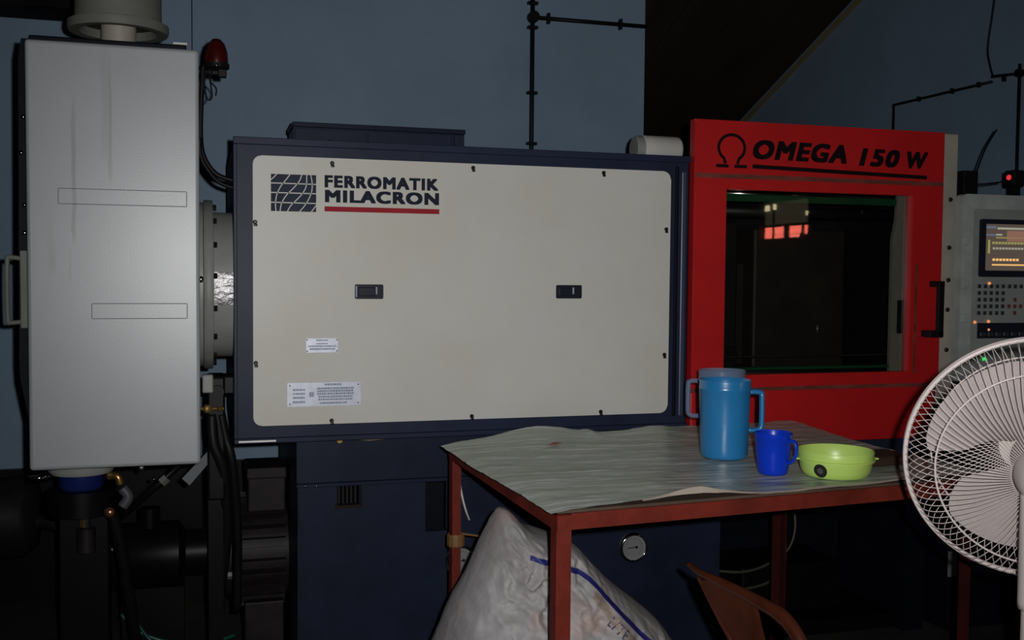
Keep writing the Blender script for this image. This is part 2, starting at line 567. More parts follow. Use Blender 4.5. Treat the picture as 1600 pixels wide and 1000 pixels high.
# ------------------------------------------------------------------ SETTING
struct('floor', box(BM(), -2.3, 3.4, -2.6, 9.0, -0.1, 0.0), M_floor)
struct('wall_back', box(BM(), -2.3, 1.845, 4.2, 4.32, 0.0, 3.0), M_wall)
struct('wall_left', box(BM(), -2.4, -2.3, -2.6, 9.0, 0.0, 5.6), M_wall)
struct('wall_front', box(BM(), -2.4, 3.4, -2.7, -2.6, 0.0, 5.6), M_wall)
struct('wall_far', box(BM(), -2.4, 3.4, 8.9, 9.0, 0.0, 1.6), M_wall)
bm = BM()
WY0, WY1, WZ0, WZ1 = 0.12, 0.70, 1.44, 1.70
box(bm, 3.3, 3.4, -2.6, WY0, 0, 5.6)
box(bm, 3.3, 3.4, WY1, 9.0, 0, 5.6)
box(bm, 3.3, 3.4, WY0, WY1, 0, WZ0)
box(bm, 3.3, 3.4, WY0, WY1, WZ1, 5.6)
struct('wall_right', bm, M_wall)
# sloping roof: underside falls towards the back of the shed
SL = (2.204 - 2.673) / (5.927 - 4.748)
def roofz(y):
    return 2.673 + SL * (y - 4.748)
def slab(bm, x0, x1, y0, y1, d0, d1):
    q = []
    for y in (y0, y1):
        for d in (d0, d1):
            for x in (x0, x1):
                q.append(bm.verts.new((x, y, roofz(y) + d)))
    for f in ((0, 1, 3, 2), (4, 6, 7, 5), (0, 4, 5, 1), (2, 3, 7, 6), (0, 2, 6, 4), (1, 5, 7, 3)):
        bm.faces.new([q[i] for i in f])
    return bm
ceil = struct('ceiling', slab(BM(), -2.4, 3.4, -2.7, 9.0, 0.06, 0.12), M_roof)
xb = 1.5
k = 0
while xb < 3.28:
    w = min(0.145, 3.295 - xb)
    obj('roof_board', slab(BM(), xb, xb + w, 4.35, 8.85, 0.035 + 0.006 * (k % 2), 0.06), M_roof, ceil)
    xb += 0.152
    k += 1
struct('trim_1', slab(BM(), 3.27, 3.3, 4.35, 8.85, -0.012, 0.0), M_trim)
# small lit window in the right wall (it is what the red door's glass mirrors)
win = struct('window_1', ringprism(BM(), [(WY0, WZ0), (WY1, WZ0), (WY1, WZ1), (WY0, WZ1)], [(WY0 + .02, WZ0 + .02), (WY1 - .02, WZ0 + .02), (WY1 - .02, WZ1 - .02), (WY0 + .02, WZ1 - .02)], 0, 0.06), M_timber)
for v in win.data.vertices:
    v.co = Vector((3.3 + v.co.y, v.co.x, v.co.z))
def pane(y0, y1, z0, z1, m):
    obj('window_pane', box(BM(), 3.345, 3.35, y0, y1, z0, z1), m, win)
def bar(y0, y1, z0, z1):
    obj('glazing_bar', box(BM(), 3.335, 3.36, y0, y1, z0, z1), M_timber, win)
pane(0.14, 0.24, 1.46, 1.53, M_lit_pink)
pane(0.25, 0.37, 1.485, 1.53, M_lit_pink)
pane(0.25, 0.37, 1.46, 1.482, M_lit_pink)
pane(0.42, 0.56, 1.485, 1.53, M_lit_pink)
pane(0.42, 0.52, 1.46, 1.482, M_lit_pink)
pane(0.58, 0.68, 1.48, 1.53, M_lit_pink)
pane(0.14, 0.68, 1.545, 1.68, M_lit_dim)
obj('window_pane', box(BM(), 3.335, 3.345, 0.150, 0.19, 1.63, 1.665), M_lit_bright, win)
obj('window_pane', box(BM(), 3.335, 3.345, 0.245, 0.265, 1.635, 1.67), M_lit_bright, win)
obj('window_pane', box(BM(), 3.335, 3.345, 0.605, 0.63, 1.585, 1.61), M_lit_bright, win)
bar(0.24, 0.25, 1.46, 1.68)
bar(0.37, 0.42, 1.46, 1.53)
bar(0.14, 0.68, 1.53, 1.545)
bar(0.56, 0.58, 1.46, 1.53)
# dark steel beam on the back wall, upper left
struct('beam', box(BM(), -2.3, -0.40, 3.98, 4.2, 2.15, 2.42), M_steel_d, 'dark steel beam along the top of the blue wall')

# ------------------------------------------------------------------ wall conduits
def conduit(name, label, group=None):
    return tag(bpy.data.objects.new(name, None), label, 'conduit', group)
c1 = thing('conduit', 'dark conduit branching from a round junction box on the blue wall', 'conduit', (1.33, 4.18, 1.1))
obj('pipe', tube(BM(), [(1.331, 4.185, 2.9), (1.331, 4.185, 1.0)], 0.010, k=1), M_black, c1, True)
obj('pipe', tube(BM(), [(1.335, 4.185, 2.302), (1.845, 4.185, 2.302)], 0.009, k=1), M_black, c1, True)
obj('junction_box', lathe(BM(), [(0, -0.016), (0.024, -0.016), (0.024, 0.016), (0.022, 0.02), (0, 0.02)], (1.333, 4.18, 2.302), (0, -1, 0), 20), M_black, c1, True, auto=40)
clampme = None
for (x, z, v) in ((1.400, 2.302, 0), (1.724, 2.302, 0), (1.331, 1.99, 1), (1.331, 2.26, 1), (1.331, 2.36, 1), (1.331, 1.78, 1)):
    b = BM()
    if v:
        box(b, x - 0.022, x + 0.022, 4.172, 4.197, z - 0.006, z + 0.006, 0.002)
    else:
        box(b, x - 0.006, x + 0.006, 4.172, 4.197, z - 0.022, z + 0.022, 0.002)
    obj('clamp', b, M_black, c1)
tag(obj('wall_cable', tube(BM(), [(-0.024, 4.194, 2.95), (-0.024, 4.194, 1.0)], 0.002, k=1, n=6), M_steel_d, None, True), 'thin dark cable running straight down the blue wall beside the beacon', 'cable')
c2 = thing('conduit', 'dark stepped conduit run on the shadowed right wall', 'conduit', (3.28, 4.0, 1.2))
obj('pipe', tube(BM(), [(3.285, 4.436, 1.2), (3.285, 4.436, 2.085)], 0.0065, k=1), M_black, c2, True)
obj('pipe', tube(BM(), [(3.285, 4.44, 2.083), (3.285, 3.77, 2.083)], 0.0065, k=1), M_black, c2, True)
obj('pipe', tube(BM(), [(3.285, 3.77, 2.105), (3.285, 3.61, 2.09)], 0.0065, k=1), M_black, c2, True)
obj('pipe', tube(BM(), [(3.285, 3.61, 2.13), (3.285, 3.61, 1.0)], 0.007, k=1), M_black, c2, True)
obj('junction_box', lathe(BM(), [(0, -0.012), (0.017, -0.012), (0.017, 0.012), (0, 0.012)], (3.285, 3.612, 2.092), (-1, 0, 0), 18), M_black, c2, True, auto=40)
for y in (4.25, 4.02, 3.85, 3.70):
    obj('clamp', box(BM(), 3.276, 3.297, y - 0.004, y + 0.004, 2.072, 2.096, 0.002), M_black, c2)
tag(obj('hanging_cable', tube(BM(), [(3.285, 3.73, 2.75), (3.28, 3.765, 2.42), (3.285, 3.80, 2.24), (3.285, 3.785, 2.16), (3.285, 3.762, 2.10)], 0.0045, n=6), M_black, None, True),
    'black cable hanging down the right wall to the conduit', 'cable')

# ------------------------------------------------------------------ INJECTION HOOD (left light grey cover)
hood = thing('injection_hood', 'tall light grey drip-stained sheet metal hood at the left', 'machine hood', (-0.2, 3.0, 0.74))
bm = BM()
box(bm, -0.407, 0.0, 2.80, 2.875, 0.738, 1.80, 0.009, 3)
obj('front_cover', bm, M_hood, hood, True, auto=10)
bm = BM()
prism(bm, [(-0.425, 1.815), (-0.432, 1.77), (-0.438, 1.0), (-0.436, 0.96), (-0.418, 0.86), (-0.414, 0.745), (-0.03, 0.745), (-0.03, 1.80), (-0.05, 1.815)], 2.876, 3.25)
obj('rear_housing', bm, M_navy3, hood)
obj('top_seal', box(BM(), -0.40, -0.03, 2.815, 2.876, 1.80, 1.813, 0.004), M_navy3, hood)
for zz0, zz1, xa in ((1.400, 1.440, -0.335), (1.115, 1.155, -0.26)):
    obj('stiffening_band', box(BM(), xa, -0.030, 2.7968, 2.802, zz0, zz1, 0.0022, 1), M_hood, hood)
bm = BM()
tube(bm, [(-0.418, 2.875, 1.262), (-0.455, 2.875, 1.268), (-0.463, 2.875, 1.255), (-0.463, 2.875, 1.118), (-0.455, 2.875, 1.104), (-0.418, 2.875, 1.108)], 0.006, n=10, k=5)
obj('handle', bm, M_hopper, hood, True)
obj('handle_plate', box(BM(), -0.432, -0.415, 2.862, 2.880, 1.09, 1.285, 0.002), M_hopper, hood)
for z in (1.62, 1.53, 1.40, 1.33):
    obj('rivet', lathe(BM(), [(0, 0), (0.006, 0), (0.005, 0.003), (0, 0.004)], (-0.428 if z == 1.53 else -0.422, 2.876, z), (0, -1, 0), 10), M_chrome, hood, True)
obj('label_strip', box(BM(), -0.062, -0.028, 2.815, 2.83, 1.813, 1.818), M_white, hood)

# hopper above
hop = thing('material_hopper', 'greenish grey round flanged hopper standing on top of the hood', 'hopper', (-0.211, 3.10, 1.815))
lathe_p = [(0.045, 0.075), (0.085, 0.075), (0.088, 0.088), (0.104, 0.088), (0.108, 0.078), (0.130, 0.078), (0.131, 0.084), (0.131, 0.100), (0.113, 0.102), (0.113, 0.75), (0.0, 0.75)]
obj('drum', lathe(BM(), [(0.1129, 0.103), (0.1129, 0.75), (0, 0.75)], (-0.211, 3.10, 1.815), n=48), M_hopper, hop, True, auto=40)
obj('flange', lathe(BM(), [(0.098, 0.090), (0.103, 0.076), (0.129, 0.075), (0.132, 0.082), (0.132, 0.098), (0.113, 0.103), (0.098, 0.103)], (-0.211, 3.10, 1.815), n=48, closed=True), M_hopper, hop, True, auto=35)
obj('throat_plate', lathe(BM(), [(0.04, 0.098), (0.099, 0.098), (0.099, 0.104), (0.04, 0.104)], (-0.211, 3.10, 1.815), n=40, closed=True), M_dark, hop)
obj('neck_pipe', lathe(BM(), [(0.046, 0.0), (0.046, 0.098), (0.0, 0.1)], (-0.211, 3.10, 1.815), n=32), M_beige, hop, True, auto=40)
# beacon
bea = thing('warning_beacon', 'red domed warning beacon with dangling wires at the hood corner', 'warning light', (0.045, 3.0, 1.78))
obj('lens', lathe(BM(), [(0.030, 0.022), (0.031, 0.030), (0.029, 0.055), (0.022, 0.076), (0.011, 0.088), (0, 0.091)], (0.047, 3.0, 1.783), n=24), M_beacon, bea, True)
obj('base_ring', lathe(BM(), [(0, 0.006), (0.026, 0.006), (0.034, 0.010), (0.034, 0.022), (0.0, 0.023)], (0.047, 3.0, 1.783), n=24), M_black, bea, True, auto=40)
obj('stem', box(BM(), 0.05, 0.073, 2.985, 3.01, 1.768, 1.79, 0.003), M_black, bea)
obj('screw', lathe(BM(), [(0, 0), (0.005, 0), (0.004, 0.004), (0, 0.005)], (0.046, 2.966, 1.795), (0, -1, 0), 10), M_chrome, bea, True)
obj('bracket', box(BM(), -0.03, 0.06, 2.995, 3.02, 1.776, 1.784), M_black, bea)
for pts in ([(0.03, 2.985, 1.79), (0.012, 2.98, 1.75), (0.022, 2.98, 1.705), (0.034, 2.98, 1.712), (0.03, 2.98, 1.75), (0.024, 2.985, 1.78)],
            [(0.035, 2.985, 1.785), (0.03, 2.98, 1.755), (0.045, 2.98, 1.735), (0.044, 2.98, 1.715)]):
    obj('wire', tube(BM(), pts, 0.0025, n=6), M_black, bea, True)
tag(obj('cable_hose', tube(BM(), [(0.012, 2.99, 1.80), (0.006, 2.99, 1.70), (0.004, 2.99, 1.60), (0.014, 2.99, 1.545), (0.045, 2.99, 1.503), (0.091, 2.99, 1.487)], 0.007), M_black, None, True),
    'upper black hose curving from the beacon side of the hood into the housing', 'hose')
tag(obj('cable_hose', tube(BM(), [(0.001, 2.98, 1.60), (0.003, 2.98, 1.555), (0.018, 2.98, 1.52), (0.05, 2.98, 1.482), (0.091, 2.98, 1.466)], 0.006), M_black, None, True),
    'lower black hose curving below its neighbour into the housing corner', 'hose')

# ------------------------------------------------------------------ barrel coupling
bar_ = thing('barrel_coupling', 'round grey bolted flange coupling between hood and navy housing', 'flange coupling', (0.03, 3.17, 1.2))
def xc(prof, n=72):
    return lathe(BM(), prof, (0, 3.17, 1.198), (1, 0, 0), n)
obj('hood_ring', xc([(0.10, -0.028), (0.235, -0.028), (0.238, -0.02), (0.238, 0.009), (0.10, 0.009)]), M_barrel, bar_, True, auto=40)
obj('flange', xc([(0.10, 0.0105), (0.243, 0.0105), (0.245, 0.013), (0.245, 0.033), (0.243, 0.036), (0.10, 0.036)]), M_flange, bar_, True, auto=40)
obj('barrel', xc([(0.208, 0.036), (0.210, 0.038), (0.210, 0.0915), (0.1, 0.0915)]), M_barrel, bar_, True, auto=40)
bm = BM()
gr = []
for i in range(25):
    a = math.radians(-15 + 25 * i / 24)
    row = []
    for j in range(7):
        x = 0.0375 + 0.053 * j / 6
        r = 0.2125 + 0.0025 * noise.noise(Vector((x * 80, a * 30, 0)))
        row.append(bm.verts.new((x, 3.17 - r * math.cos(a), 1.198 + r * math.sin(a))))
    gr.append(row)
for i in range(24):
    for j in range(6):
        bm.faces.new((gr[i][j], gr[i][j + 1], gr[i + 1][j + 1], gr[i + 1][j]))
obj('foil_band', bm, M_foil, bar_, True)
bolt_b = lathe(BM(), [(0, 0.0), (0.009, 0.0), (0.009, 0.010), (0, 0.010)], n=6, axis=(1, 0, 0))
me = None
for i in range(16):
    a = 2 * PI * (i + 0.3) / 16
    p = (0.036, 3.17 - 0.2275 * math.cos(a), 1.198 + 0.2275 * math.sin(a))
    if me is None:
        o = obj('bolt', bolt_b, M_screw, bar_, loc=p)
        o.matrix_parent_inverse = WM(bar_).inverted()
        me = o.data
    else:
        link('bolt', me, bar_, p)
obj('eye_pin', lathe(BM(), [(0, 0), (0.009, 0), (0.009, 0.02), (0, 0.022)], (0.003, 2.945, 1.215), (0, -1, 0), 14), M_chrome, bar_, True)
obj('bottom_shield', box(BM(), 0.005, 0.034, 2.95, 2.985, 0.905, 0.955, 0.004), M_flange, bar_)

# ------------------------------------------------------------------ valve block below the coupling
val = thing('valve_block', 'dark hydraulic valve block with brass fittings between hood and housing', 'valve block', (0.045, 3.05, 0.62))
obj('block', box(BM(), 0.018, 0.066, 2.99, 3.12, 0.60, 0.945, 0.006), M_dark, val)
obj('side_port', box(BM(), 0.05, 0.091, 3.0, 3.1, 0.895, 0.945, 0.004), M_dark, val)
obj('coil', lathe(BM(), [(0, 0), (0.018, 0), (0.018, 0.02), (0, 0.02)], (0.045, 2.99, 0.905), (0, -1, 0), 16), M_black, val, True, auto=40)
for (x, z, s) in ((0.02, 0.934, 1.0), (0.018, 0.858, 1.2), (0.05, 0.858, 0.7)):
    obj('brass_fitting', lathe(BM(), [(0, 0), (0.011 * s, 0), (0.011 * s, 0.014), (0.007 * s, 0.016), (0.007 * s, 0.03), (0, 0.032)], (x, 2.985, z), (0.1, -1, 0.1), 6), M_brass, val)
obj('brass_bar', cyl(BM(), (0.0, 2.982, 0.858), (0.062, 2.982, 0.857), 0.005, n=8), M_brass, val)
for pts, r in (([(0.03, 3.0, 0.84), (0.035, 2.99, 0.76), (0.06, 3.0, 0.68), (0.07, 3.05, 0.5), (0.05, 3.1, 0.3)], 0.016),
               ([(0.055, 3.0, 0.84), (0.068, 3.0, 0.77), (0.085, 3.0, 0.70), (0.10, 3.05, 0.5), (0.10, 3.1, 0.25)], 0.013)):
    obj('hose', tube(BM(), pts, r, n=10), M_black, val, True)
obj('support_plate', prism(BM(), [(-0.05, 0.66), (0.03, 0.745), (0.03, 0.71), (-0.03, 0.64)], 3.02, 3.03), MATS['greasy_dark_metal'] if False else mat('dim_steel_plate', (0.12, 0.13, 0.14), 0.6), val)
obj('pedestal', box(BM(), 0.02, 0.06, 3.02, 3.10, 0.0, 0.61), M_dark, val)

# ------------------------------------------------------------------ hydraulic motor under the hood
hm = thing('hydraulic_motor', 'vertical drive with blue collar and brass nut hanging below the hood', 'hydraulic motor', (-0.30, 2.98, 0.0))
CX, CY = -0.305, 2.98
obj('mounting_flange', lathe(BM(), [(0, 0.0), (0.084, 0.0), (0.084, -0.036), (0.078, -0.046), (0, -0.046)], (CX, CY, 0.745), n=40), M_barrel, hm, True, auto=35)
obj('collar', lathe(BM(), [(0.055, 0), (0.056, -0.045), (0.05, -0.055), (0, -0.055)], (CX, CY, 0.71), n=32), M_blueplas, hm, True, auto=35)
obj('body', lathe(BM(), [(0, 0.0), (0.085, 0.0), (0.085, -0.065), (0.06, -0.072), (0.0, -0.072)], (CX, CY, 0.655), n=24), M_dark, hm, True, auto=35)
obj('brass_nut', lathe(BM(), [(0, 0), (0.012, 0), (0.013, -0.03), (0, -0.03)], (CX + 0.008, CY - 0.02, 0.585), n=6), M_brass, hm)
obj('shaft', lathe(BM(), [(0.012, 0.03), (0.012, 0.0), (0.024, -0.002), (0.024, -0.065), (0, -0.07)], (CX + 0.012, CY - 0.02, 0.553), n=20), M_motor, hm, True, auto=35)
obj('column', box(BM(), CX - 0.06, CX + 0.06, CY + 0.04, CY + 0.16, 0.0, 0.60), M_dark, hm)
obj('bright_fitting', cyl(BM(), (-0.425, 2.93, 0.694), (-0.385, 2.93, 0.698), 0.007, n=12), M_chrome, hm, True)
obj('fitting_arm', cyl(BM(), (-0.385, 2.93, 0.698), (-0.36, 2.96, 0.70), 0.006, n=10), M_dark, hm, True)
obj('brass_elbow', tube(BM(), [(-0.235, 2.94, 0.69), (-0.212, 2.93, 0.692), (-0.205, 2.93, 0.67)], 0.010, n=10), M_brass, hm, True)
obj('grey_elbow', tube(BM(), [(-0.20, 2.93, 0.66), (-0.185, 2.93, 0.635), (-0.20, 2.93, 0.61)], 0.014, n=10), mat('dim_elbow', (0.07, 0.07, 0.08), 0.5), hm, True)
obj('copper_cap', lathe(BM(), [(0, 0), (0.015, 0.0), (0.013, 0.014), (0, 0.02)], (-0.228, 2.92, 0.60), (-0.4, -1, 0), 14), mat('copper', (0.55, 0.27, 0.17), 0.3, 0.9), hm, True)
obj('hose', tube(BM(), [(-0.228, 2.93, 0.60), (-0.21, 2.95, 0.52), (-0.19, 3.0, 0.35), (-0.16, 3.1, 0.1), (-0.1, 3.2, 0.02)], 0.016, n=10), M_black, hm, True)
rod = thing('linkage_rod', 'dull diagonal linkage rod rising to the right under the hood', 'rod', (-0.12, 3.05, 0.6))
obj('shaft', cyl(BM(), (-0.205, 3.05, 0.56), (-0.01, 3.05, 0.735), 0.010, n=12), M_dark, rod, True)
obj('end_nut', lathe(BM(), [(0, 0), (0.014, 0), (0.014, 0.02), (0, 0.02)], (-0.105, 3.04, 0.648), (0.75, 0, 0.66), 6), M_steel, rod)
obj('grease_nipple', lathe(BM(), [(0, 0), (0.006, 0), (0.004, 0.01), (0, 0.012)], (-0.125, 3.04, 0.66), (0, -1, 0), 10), M_chrome, rod, True)
obj('grease_nipple', lathe(BM(), [(0, 0), (0.008, 0), (0.006, 0.008), (0, 0.01)], (-0.155, 3.0, 0.70), (0, -1, 0.2), 10), M_steel, rod, True)

# ------------------------------------------------------------------ accumulator tank, pump, electric motor
tank = thing('oil_tank', 'dark horizontal cylindrical oil tank at the lower left wall', 'tank', (-1.1, 3.75, 0))
obj('shell', lathe(BM(), [(0, 0), (0.10, 0.01), (0.135, 0.04), (0.135, 1.1), (0.1, 1.14), (0, 1.15)], (-1.66, 3.75, 0.42), (1, 0, 0), 32), M_motor, tank, True, auto=60)
for x in (-1.4, -0.75):
    obj('saddle', box(BM(), x - 0.03, x + 0.03, 3.64, 3.86, 0.0, 0.31), M_dark, tank)
obj('fitting', lathe(BM(), [(0, 0), (0.025, 0), (0.025, 0.05), (0.03, 0.05), (0.03, 0.07), (0, 0.07)], (-0.515, 3.70, 0.41), (1, -0.3, 0), 14), M_motor, tank, True, auto=40)
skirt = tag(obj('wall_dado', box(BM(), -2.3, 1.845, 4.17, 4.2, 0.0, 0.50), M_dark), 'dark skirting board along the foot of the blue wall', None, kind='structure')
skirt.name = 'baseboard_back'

pump = thing('hydraulic_pump', 'dark drum shaped hydraulic pump left of the finned motor', 'pump', (-0.1, 3.4, 0))
def xl(prof, x, y, z, n=32, ax=(1, 0, 0)):
    return lathe(BM(), prof, (x, y, z), ax, n)
obj('body', xl([(0, 0), (0.085, 0), (0.10, 0.02), (0.10, 0.20), (0.07, 0.22), (0.07, 0.30), (0, 0.30)], -0.265, 3.38, 0.36), M_dark, pump, True, auto=40)
obj('end_cover', xl([(0, -0.015), (0.075, -0.015), (0.078, 0.0), (0, 0.0)], -0.265, 3.38, 0.36), M_navy3, pump, True, auto=40)
obj('name_strip', box(BM(), -0.255, -0.222, 3.275, 3.279, 0.405, 0.412), M_steel, pump)
obj('foot', box(BM(), -0.23, -0.05, 3.30, 3.46, 0.0, 0.275), M_dark, pump)
obj('hose_port', lathe(BM(), [(0, 0), (0.03, 0), (0.03, 0.06), (0, 0.06)], (-0.15, 3.36, 0.45), (0, 0, 1), 16), M_dark, pump, True, auto=40)
motor = thing('electric_motor', 'dark finned electric motor with terminal box beside the navy base', 'motor', (0.15, 3.45, 0))
MY, MZ = 3.47, 0.335
obj('drive_flange', xl([(0, 0), (0.195, 0), (0.2, 0.01), (0.2, 0.03), (0.15, 0.034), (0.15, 0.07), (0, 0.07)], 0.040, MY, MZ, 36), M_motor, motor, True, auto=40)
obj('body', xl([(0, 0), (0.15, 0), (0.15, 0.17), (0, 0.13)], 0.108, MY, MZ, 36), M_motor, motor, True, auto=40)
fin = None
for i in range(28):
    a = 2 * PI * i / 28
    if fin is None:
        fin = obj('cooling_fin', box(BM(), -0.068, 0.068, -0.004, 0.004, 0.0, 0.032), M_motor, motor, loc=(0.188, MY, MZ)).data
        bpy.data.objects['cooling_fin'].rotation_euler = (a, 0, 0)
        o = bpy.data.objects['cooling_fin']
        o.location = (0.188, MY - 0.149 * math.sin(a), MZ + 0.149 * math.cos(a))
    else:
        link('cooling_fin', fin, motor, (0.188, MY - 0.149 * math.sin(a), MZ + 0.149 * math.cos(a)), (a, 0, 0))
obj('terminal_box', box(BM(), 0.140, 0.256, MY - 0.15, MY + 0.03, MZ + 0.15, MZ + 0.285, 0.006), M_motor, motor)
obj('terminal_cover', box(BM(), 0.136, 0.259, MY - 0.155, MY + 0.035, MZ + 0.255, MZ + 0.29, 0.005), M_motor, motor)
obj('foot', box(BM(), 0.13, 0.25, MY - 0.15, MY + 0.15, 0.0, 0.20, 0.004), M_motor, motor)
for (dx, dz) in ((0.125, 0.425), (0.125, 0.30)):
    obj('bolt', lathe(BM(), [(0, 0), (0.012, 0), (0.012, 0.05), (0, 0.05)], (0.054, MY - 0.17, dz), (1, -0.2, 0), 6), M_steel, motor)
tag(obj('green_hose', tube(BM(), [(-0.23, 3.28, 0.21), (-0.18, 3.26, 0.16), (-0.10, 3.25, 0.125), (0.0, 3.25, 0.105), (0.10, 3.3, 0.11)], 0.006), M_hosegreen, None, True),
    'thin green hose sagging below the pump near the floor', 'hose')
tag(obj('green_hose', tube(BM(), [(-0.205, 3.26, 0.225), (-0.15, 3.22, 0.15), (-0.09, 3.21, 0.10), (-0.03, 3.22, 0.055), (0.1, 3.25, 0.03)], 0.005), M_hosegreen, None, True),
    'second green hose falling to the floor in front of its twin', 'hose')
bm = BM()
vs = [[None] * 9 for _ in range(9)]
for i in range(9):
    for j in range(9):
        x, y = 0.13 + 0.125 * i / 8 + 0.01 * math.sin(j), 3.16 + 0.12 * j / 8 + 0.01 * math.cos(i * 2)
        e = min(i, 8 - i, j, 8 - j) / 4
        vs[i][j] = bm.verts.new((x, y, 0.004 + 0.075 * min(1, e * 1.2) + 0.02 * noise.noise(Vector((x * 30, y * 30, 1)))))
for i in range(8):
    for j in range(8):
        bm.faces.new((vs[i][j], vs[i + 1][j], vs[i + 1][j + 1], vs[i][j + 1]))
tag(obj('rag', bm, M_paper, None, True), 'crumpled dirty white rag on the floor by the navy base', 'rag')

# ------------------------------------------------------------------ MACHINE HOUSING with the big cream panel
hs = thing('machine_housing', 'navy clamp housing with a big screwed-on cream front panel', 'machine', (0.77, 3.3, 0.77))
obj('shell', box(BM(), 0.092, 1.452, 2.95, 3.72, 0.772, 1.60, 0.006), M_navy, hs)
obj('top_lip', box(BM(), 0.088, 1.452, 2.938, 2.95, 1.583, 1.603, 0.002), M_navy, hs)
obj('bottom_lip', box(BM(), 0.088, 1.452, 2.934, 2.95, 0.764, 0.778, 0.002), M_navy, hs)
obj('bright_edge', box(BM(), 0.10, 0.20, 2.931, 2.934, 0.768, 0.773), M_steel, hs)
obj('left_lip', box(BM(), 0.088, 0.098, 2.938, 2.95, 0.778, 1.583, 0.002), M_navy, hs)
obj('pillar', box(BM(), 1.422, 1.437, 2.938, 2.95, 0.80, 1.555, 0.003), mat('worn_blue_edge', (0.05, 0.065, 0.12), 0.35), hs)
obj('pillar', box(BM(), 1.404, 1.414, 2.942, 2.95, 0.80, 1.57, 0.002), M_navy3, hs)
bm = BM()
prism(bm, rrect(0.139, 1.380, 0.813, 1.553, 0.024), 2.928, 2.95)
bmesh.ops.bevel(bm, geom=[e for e in bm.edges if abs(e.verts[0].co.y - 2.928) < 1e-5 and abs(e.verts[1].co.y - 2.928) < 1e-5], offset=0.003, segments=2, affect='EDGES')
cover = obj('cover_panel', bm, M_panel, hs, True, auto=10)
scr = None
for x, z in ((0.353, 1.539), (0.756, 1.541), (1.159, 1.541), (0.145, 1.372), (1.366, 1.377), (0.146, 0.987), (1.366, 0.993), (0.352, 0.822), (0.757, 0.822), (1.159, 0.823)):
    if scr is None:
        b = BM()
        lathe(b, [(0, 0.006), (0.0035, 0.006), (0.0058, 0.0035), (0.0062, 0.0)], n=12, axis=(0, -1, 0))
        box(b, -0.004, 0.006, -0.0035, -0.0005, -0.0115, -0.005, 0.001)
        o = obj('screw', b, M_screw, hs, True, loc=(x, 2.928, z), auto=40)
        o.matrix_parent_inverse = WM(hs).inverted()
        scr = o.data
    else:
        link('screw', scr, hs, (x, 2.928, z))
for x0, x1, z0, z1, lx in ((0.416, 0.496, 1.163, 1.204, 0.477), (1.012, 1.092, 1.165, 1.205, 1.066)):
    b = BM()
    ringprism(b, rrect(x0, x1, z0, z1, 0.004, 3), rrect(x0 + .006, x1 - .006, z0 + .006, z1 - .006, 0.003, 3), 2.923, 2.93)
    la = obj('latch', b, M_latch, hs)
    obj('recess', box(BM(), x0 + .005, x1 - .005, 2.9265, 2.9285, z0 + .005, z1 - .005), M_latch, la)
    obj('lever', box(BM(), x0 + .008, lx - 0.004, 2.9225, 2.9275, z0 + .008, z1 - .008, 0.002), M_latch, la)
    obj('catch', box(BM(), lx - 0.003, lx + 0.002, 2.9215, 2.9275, z0 + .013, z1 - .007, 0.001), mat('latch_glint', (0.28, 0.33, 0.4), 0.3), la)
if True:
    obj('catch', box(BM(), 0.4175, 0.4225, 2.9215, 2.9245, 1.168, 1.200, 0.001), mat('latch_glint', (0.28, 0.33, 0.4), 0.3), bpy.data.objects['latch'])
# logo and lettering (print)
LX0, LX1, LZ0, LZ1 = 0.187, 0.309, 1.403, 1.504
logo = obj('logo', box(BM(), LX0, LX1, 2.9272, 2.9285, LZ0, LZ1), M_printg, hs)
b = BM()
for f in (0.235, 0.50, 0.755):
    strip(b, [(LX0, LZ0 + f * (LZ1 - LZ0)), (LX1, LZ0 + (f - 0.004) * (LZ1 - LZ0))], 0.0028, 2.9264, 2.9272)
def lg(pts):
    P = smooth_pts([(LX0 + u * (LX1 - LX0), 0, LZ0 + v * (LZ1 - LZ0)) for u, v in pts], 6)
    strip(b, [(p.x, p.z) for p in P], 0.0026, 2.9264, 2.9272)
lg([(0.0, 0.84), (0.07, 0.92), (0.13, 1.0)])
lg([(0.11, 0.0), (0.10, 0.2), (0.13, 0.45), (0.22, 0.68), (0.33, 0.85), (0.42, 1.0)])
lg([(0.20, 0.0), (0.23, 0.2), (0.33, 0.42), (0.50, 0.64), (0.62, 0.82), (0.68, 1.0)])
lg([(0.36, 0.0), (0.45, 0.18), (0.60, 0.36), (0.72, 0.54), (0.78, 0.72), (0.79, 1.0)])
lg([(0.63, 0.0), (0.74, 0.16), (0.84, 0.36), (0.90, 0.56), (0.91, 0.78), (0.88, 1.0)])
lg([(0.89, 0.0), (0.94, 0.08), (1.0, 0.18)])
obj('logo_lines', b, M_panel, logo)
lettering('lettering', 'FERROMATIK', 0.332, 0.654, 1.4712, 1.506, 2.9282, M_print, hs, bold=0.056, spacing=1.16)
lettering('lettering', 'MILACRON', 0.333, 0.656, 1.4305, 1.4655, 2.9282, M_print, hs, bold=0.056, spacing=1.16)
obj('underline', box(BM(), 0.332, 0.657, 2.9274, 2.9285, 1.4055, 1.4195), M_redprint, hs)
